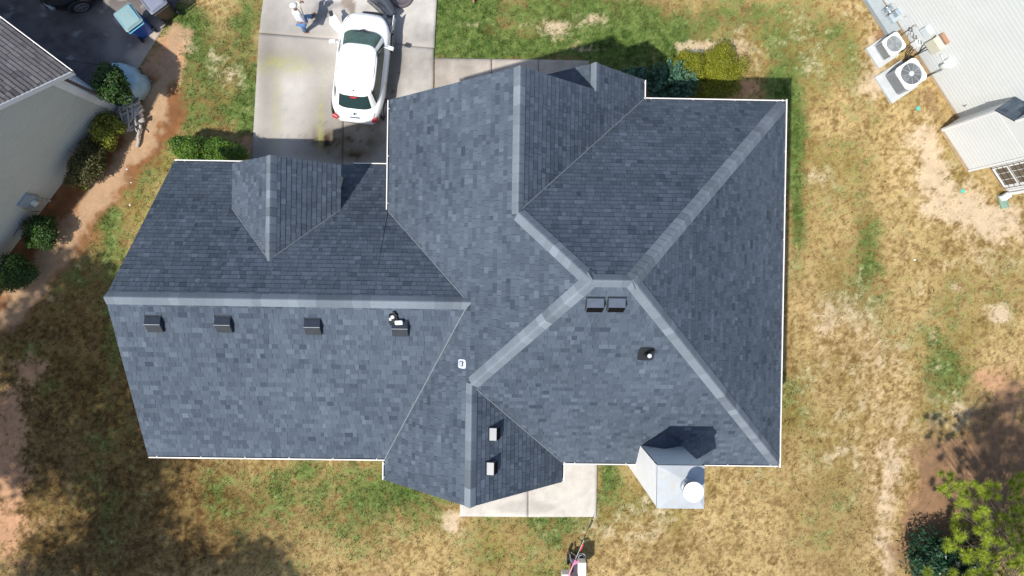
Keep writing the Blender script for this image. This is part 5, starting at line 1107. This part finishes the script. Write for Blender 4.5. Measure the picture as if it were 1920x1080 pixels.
def hand(N, E, tag_, wrist, dirv, side, curl):
    """palm, four unequal fingers and a thumb as skin nodes"""
    w_ = Vector(wrist); d = Vector(dirv).normalized(); s_ = Vector(side).normalized(); nrm = d.cross(s_)
    N[tag_ + 'palm'] = (w_ + d * .055, (.032, .018)); E.append((tag_ + 'w', tag_ + 'palm'))
    for i, (off, ln) in enumerate(((-.030, .070), (-.010, .082), (.011, .076), (.031, .060))):
        b0_ = w_ + d * .095 + s_ * off; k1 = b0_ + (d * math.cos(curl) + nrm * math.sin(curl)) * ln * .5; k2 = k1 + (d * math.cos(curl * 2.2) + nrm * math.sin(curl * 2.2)) * ln * .5
        for j, p in enumerate((b0_, k1, k2)): N[f'{tag_}f{i}{j}'] = (p, .0095 - .001 * j)
        E += [(tag_ + 'palm', f'{tag_}f{i}0'), (f'{tag_}f{i}0', f'{tag_}f{i}1'), (f'{tag_}f{i}1', f'{tag_}f{i}2')]
    t0 = w_ + d * .035 - s_ * .035; t1 = t0 + (d * .6 - s_ * .7).normalized() * .03; t2 = t1 + (d + nrm * .5).normalized() * .03
    for j, p in enumerate((t1, t2)): N[f'{tag_}t{j}'] = (p, .010)
    E += [(tag_ + 'palm', f'{tag_}t0'), (f'{tag_}t0', f'{tag_}t1')]
def person(label, O, J, shirtm, jeanm, bootm, capm, look):
    """J: joints in world coordinates"""
    o = thing('person', label, 'person', (O[0], O[1], O[2])); V_ = {k: Vector(v) - Vector(O) for k, v in J.items()}
    N = {'pel': (V_['pel'], (.13, .11)), 'wst': ((V_['pel'] + V_['chest']) / 2, (.125, .10)), 'chest': (V_['chest'], (.15, .11)), 'neck': (V_['neck'], .055), 'head': (V_['head'], (.078, .09)), 'crown': (V_['head'] + (V_['head'] - V_['neck']).normalized() * .09, (.06, .07))}
    E = [('pel', 'wst'), ('wst', 'chest'), ('chest', 'neck'), ('neck', 'head'), ('head', 'crown')]
    for s_ in 'lr':
        for a, b_, r0 in (('sh', 'chest', .055), ('el', 'sh', .042), ('w', 'el', .028)):
            nm = s_ + a; N[nm] = (V_[nm], r0); E.append((nm, b_ if b_ == 'chest' else s_ + b_))
        for a, b_, r0 in (('hip', 'pel', .085), ('kn', 'hip', .06), ('an', 'kn', .042), ('toe', 'an', .035)):
            nm = s_ + a; N[nm] = (V_[nm], r0); E.append((nm, b_ if b_ == 'pel' else s_ + b_))
        d = V_[s_ + 'w'] - V_[s_ + 'el']; hand(N, E, s_, V_[s_ + 'w'], d, d.cross(Vector((0, 0, 1))) if d.cross(Vector((0, 0, 1))).length > .01 else Vector((1, 0, 0)), .5)
    skin('body', N, E, skinm, o, 'pel', 2)
    g_ = lambda *ks: {k: N[k] for k in ks}
    def grow(dct, k): return {a: (p, tuple(x_ + k for x_ in r_) if hasattr(r_, '__len__') else r_ + k) for a, (p, r_) in dct.items()}
    sh_ = grow(g_('pel', 'wst', 'chest', 'lsh', 'lel', 'rsh', 'rel', 'lw', 'rw'), .022); sh_['pel'] = (V_['pel'] + up * .02, (.15, .13)); sh_['top'] = (V_['neck'] - (V_['neck'] - V_['chest']) * .25, .07)
    for s_ in 'lr': sh_[s_ + 'w'] = (V_[s_ + 'el'] + (V_[s_ + 'w'] - V_[s_ + 'el']) * .88, .04)
    skin('shirt', sh_, [('pel', 'wst'), ('wst', 'chest'), ('chest', 'top'), ('chest', 'lsh'), ('lsh', 'lel'), ('lel', 'lw'), ('chest', 'rsh'), ('rsh', 'rel'), ('rel', 'rw')], shirtm, o, 'chest')
    jn = grow(g_('pel', 'lhip', 'rhip', 'lkn', 'rkn', 'lan', 'ran'), .02); skin('jeans', jn, [('pel', 'lhip'), ('lhip', 'lkn'), ('lkn', 'lan'), ('pel', 'rhip'), ('rhip', 'rkn'), ('rkn', 'ran')], jeanm, o, 'pel')
    for s_ in 'lr':
        a, t = V_[s_ + 'an'], V_[s_ + 'toe']; d = (t - a); d.z = 0; heel = a - d.normalized() * .06; heel.z = t.z
        skin('boot', {'an': (a + up * .03, .052), 'heel': (heel, .042), 'mid': ((heel + t) / 2, .046), 'toe': (t, .042)}, [('an', 'heel'), ('heel', 'mid'), ('mid', 'toe'), ('an', 'mid')], bootm, o, 'mid')
    hd = V_['head']; lk = Vector(look).normalized(); hup = (V_['head'] - V_['neck']).normalized(); rt_ = lk.cross(hup).normalized(); lk = hup.cross(rt_).normalized(); B_ = Matrix((rt_, lk, hup)).transposed().to_4x4(); B_.translation = hd
    def ell(c, r_, m, nm, n=14, zc=None, par=o):
        g = M(); rs = []
        for i in range(n // 2 + 1):
            ph = -math.pi / 2 + math.pi * i / (n // 2); z_ = math.sin(ph)
            if zc is not None: z_ = max(z_, zc)
            rs.append([B_ @ Vector((c[0] + r_[0] * math.cos(ph) * math.cos(t_), c[1] + r_[1] * math.cos(ph) * math.sin(t_), c[2] + r_[2] * z_)) for t_ in [k * 2 * math.pi / n for k in range(n)]])
        g.ring(rs); return g.build(nm, m, par, smooth=True)
    ell((0, -.012, .03), (.092, .108, .115), hairm, 'hair', 18, .0)
    cp_ = ell((0, -.004, .052), (.100, .116, .105), capm, 'cap', 20, .0)
    g = M(); g.slab([B_ @ Vector((.09 * math.sin(t_), .085 + .105 * math.cos(t_), .055 - .02 * math.cos(t_))) for t_ in [R(-80 + i * 16) for i in range(11)]], hup, .008); g.build('cap_brim', capm if look else capm, cp_)
    ell((0, .098, -.012), (.014, .018, .022), skinm, 'nose', 8)
    for sx in (-1, 1): ell((sx * .032, .084, .015), (.013, .008, .009), mat('eye_dark', (.05, .04, .04), .3), 'eye', 8); ell((sx * .083, 0, 0), (.012, .022, .032), skinm, 'ear', 8)
    ell((0, .086, -.05), (.024, .008, .007), mat('lips', (.30, .11, .09), .6), 'mouth', 8)
    return o
def W3(px, py, z): return (*U(px, py, z), z)
pelv = Vector(W3(565, 39, .92)); hd = Vector(W3(551, 12, 1.62)); Jp = dict(pel=pelv, chest=W3(557, 24, 1.30), neck=W3(553, 16, 1.48), head=hd,
  lsh=W3(548, 17, 1.38), lel=W3(556, 7, 1.20), lw=W3(562, 5, 1.15), rsh=W3(560, 27, 1.34), rel=W3(566, 37, 1.10), rw=W3(571.5, 40.5, .98),
  lhip=W3(569, 35, .88), lkn=W3(577, 31, .50), lan=W3(583, 30, .16), ltoe=W3(588, 24, .10), rhip=W3(565, 43, .88), rkn=W3(569, 50, .50), ran=W3(571, 58, .15), rtoe=W3(577, 62, .10))
mn = person('person in a white long-sleeved shirt, blue jeans and white cap striding on the driveway', (*U(577, 45, .05), .05), Jp, shirt, jean, boot, mat('cap_white', (.74, .74, .72), .7), (1, .5, -.3))
f = M(); a, b_ = Vector(W3(560, 3, 1.20)), Vector(W3(574, 42, .92)); f.tube([a + (a - b_) * .6, a, b_, b_ + (b_ - a) * .12 - up * .1], .014, 8); o = f.build('wooden_pole', mat('pole_wood', (.62, .48, .22), .6), None); tag(o, 'thin yellowish wooden pole held by the person on the driveway', 'pole')
# second person, mostly beyond the top edge: a foot and trouser leg show
pe = lambda px, py, z: (*U(px, py, z), z)
Jq = dict(pel=pe(886, -32, .92), chest=pe(885, -44, 1.28), neck=pe(885, -49, 1.46), head=pe(884, -54, 1.62), lsh=pe(897, -46, 1.38), lel=pe(901, -38, 1.12), lw=pe(900, -30, .9), rsh=pe(873, -46, 1.38), rel=pe(869, -38, 1.12), rw=pe(871, -30, .9),
  lhip=pe(891, -30, .88), lkn=pe(893, -22, .5), lan=pe(894, -16, .12), ltoe=pe(895, -8, .07), rhip=pe(881, -28, .88), rkn=pe(886, -11, .52), ran=pe(888, -2, .14), rtoe=pe(888, 6, .06))
person('person in blue trousers and red shoes at the top edge of the lawn', (*U(888, -10, 0), 0), Jq, mat('shirt_grey', (.3, .3, .33), .8), mat('trousers_blue', (.06, .10, .26), .8), mat('shoe_red', (.45, .03, .05), .5), mat('cap_dark', (.03, .03, .04), .8), (0, -1, 0))

# ------------------------------------------------------------------ trolley at the bottom edge
x, y = U(1080, 1058, .4); o = thing('tool_trolley', 'small tool trolley with a white box, hose ring and red pole at the bottom edge', 'trolley', (x, y, 0)); ox, oy = x, y
def T(px, py, z): return Vector((*U(px, py, z), z)) - Vector((ox, oy, 0))
greym = mat('steel_grey', (.3, .32, .34), .4, metal=.5); pink = mat('plastic_pink', (.62, .22, .38), .5, var=.1); redm = mat('pole_red', (.50, .03, .03), .4)
f = M(); f.box(-.16, .20, -.55, .22, .22, .52); f.build('frame', mat('trolley_black', (.03, .02, .03), .6), o, bevel=.02)
f = M(); a = T(1092, 1062, .9); f.box(a.x - .12, a.x + .12, a.y - .34, a.y + .12, .52, .92); f.build('white_box', mat('box_white', (.78, .79, .79), .4), o, bevel=.015)
f = M(); a = T(1060, 1084, .9); f.box(a.x - .10, a.x + .14, a.y - .1, a.y + .12, .5, .92); f.build('side_box', mat('box_white', (.78, .79, .79), .4), o, bevel=.015)
f = M(); f.tube([T(1090, 1046, .6) + Vector((.14 * math.cos(a), .14 * math.sin(a), 0)) for a in [R(-80 + i * 14) for i in range(18)]], .012, 6); f.tube([T(1090, 1046, .58) + Vector((.09 * math.cos(a), .09 * math.sin(a), 0)) for a in [R(i * 20) for i in range(19)]], .010, 6); f.build('hose', mat('hose_grey', (.5, .5, .5), .5), o)
f = M(); f.tube([T(1071, 1036, .62), T(1081, 1044, .62)], .018, 6); f.tube([T(1068, 1039, .5), T(1071, 1054, .5)], .03, 6); f.build('lever', chrm, o)
f = M(); f.tube([T(1074, 1058, .95), T(1085, 1052, .95)], .04, 8); f.tube([T(1065, 1082, 1.0), T(1075, 1058, 1.0), T(1079, 1050, 1.0)], .022, 8); f.build('strap', pink, o)
f = M(); f.tube([T(1077, 1053, .95), T(1095, 1012, 1.15)], .010, 6); f.build('pole_shaft', mat('pole_silver', (.6, .55, .56), .3, metal=.6), o); f = M(); f.tube([T(1086, 1032, .95) + Vector((.025, 0, 0)), T(1092, 1020, 1.02) + Vector((.02, 0, 0))], .03, 6); f.build('pole_flag', redm, o)
for sx in (-1, 1):
    f = M(); f.cyl((sx * .20, .08, .17), (sx * .26, .08, .17), .17, .17, 18); f.build('wheel', tyre, o)
f = M(); f.box(-.05, .05, -.05, .05, 0, .22, Matrix.Translation((0, -.45, 0))); f.cyl(T(1066, 1036, .1), T(1066, 1036, .35), .05, .05, 8); f.build('foot', mat('trolley_black', (.03, .02, .03), .6), o)
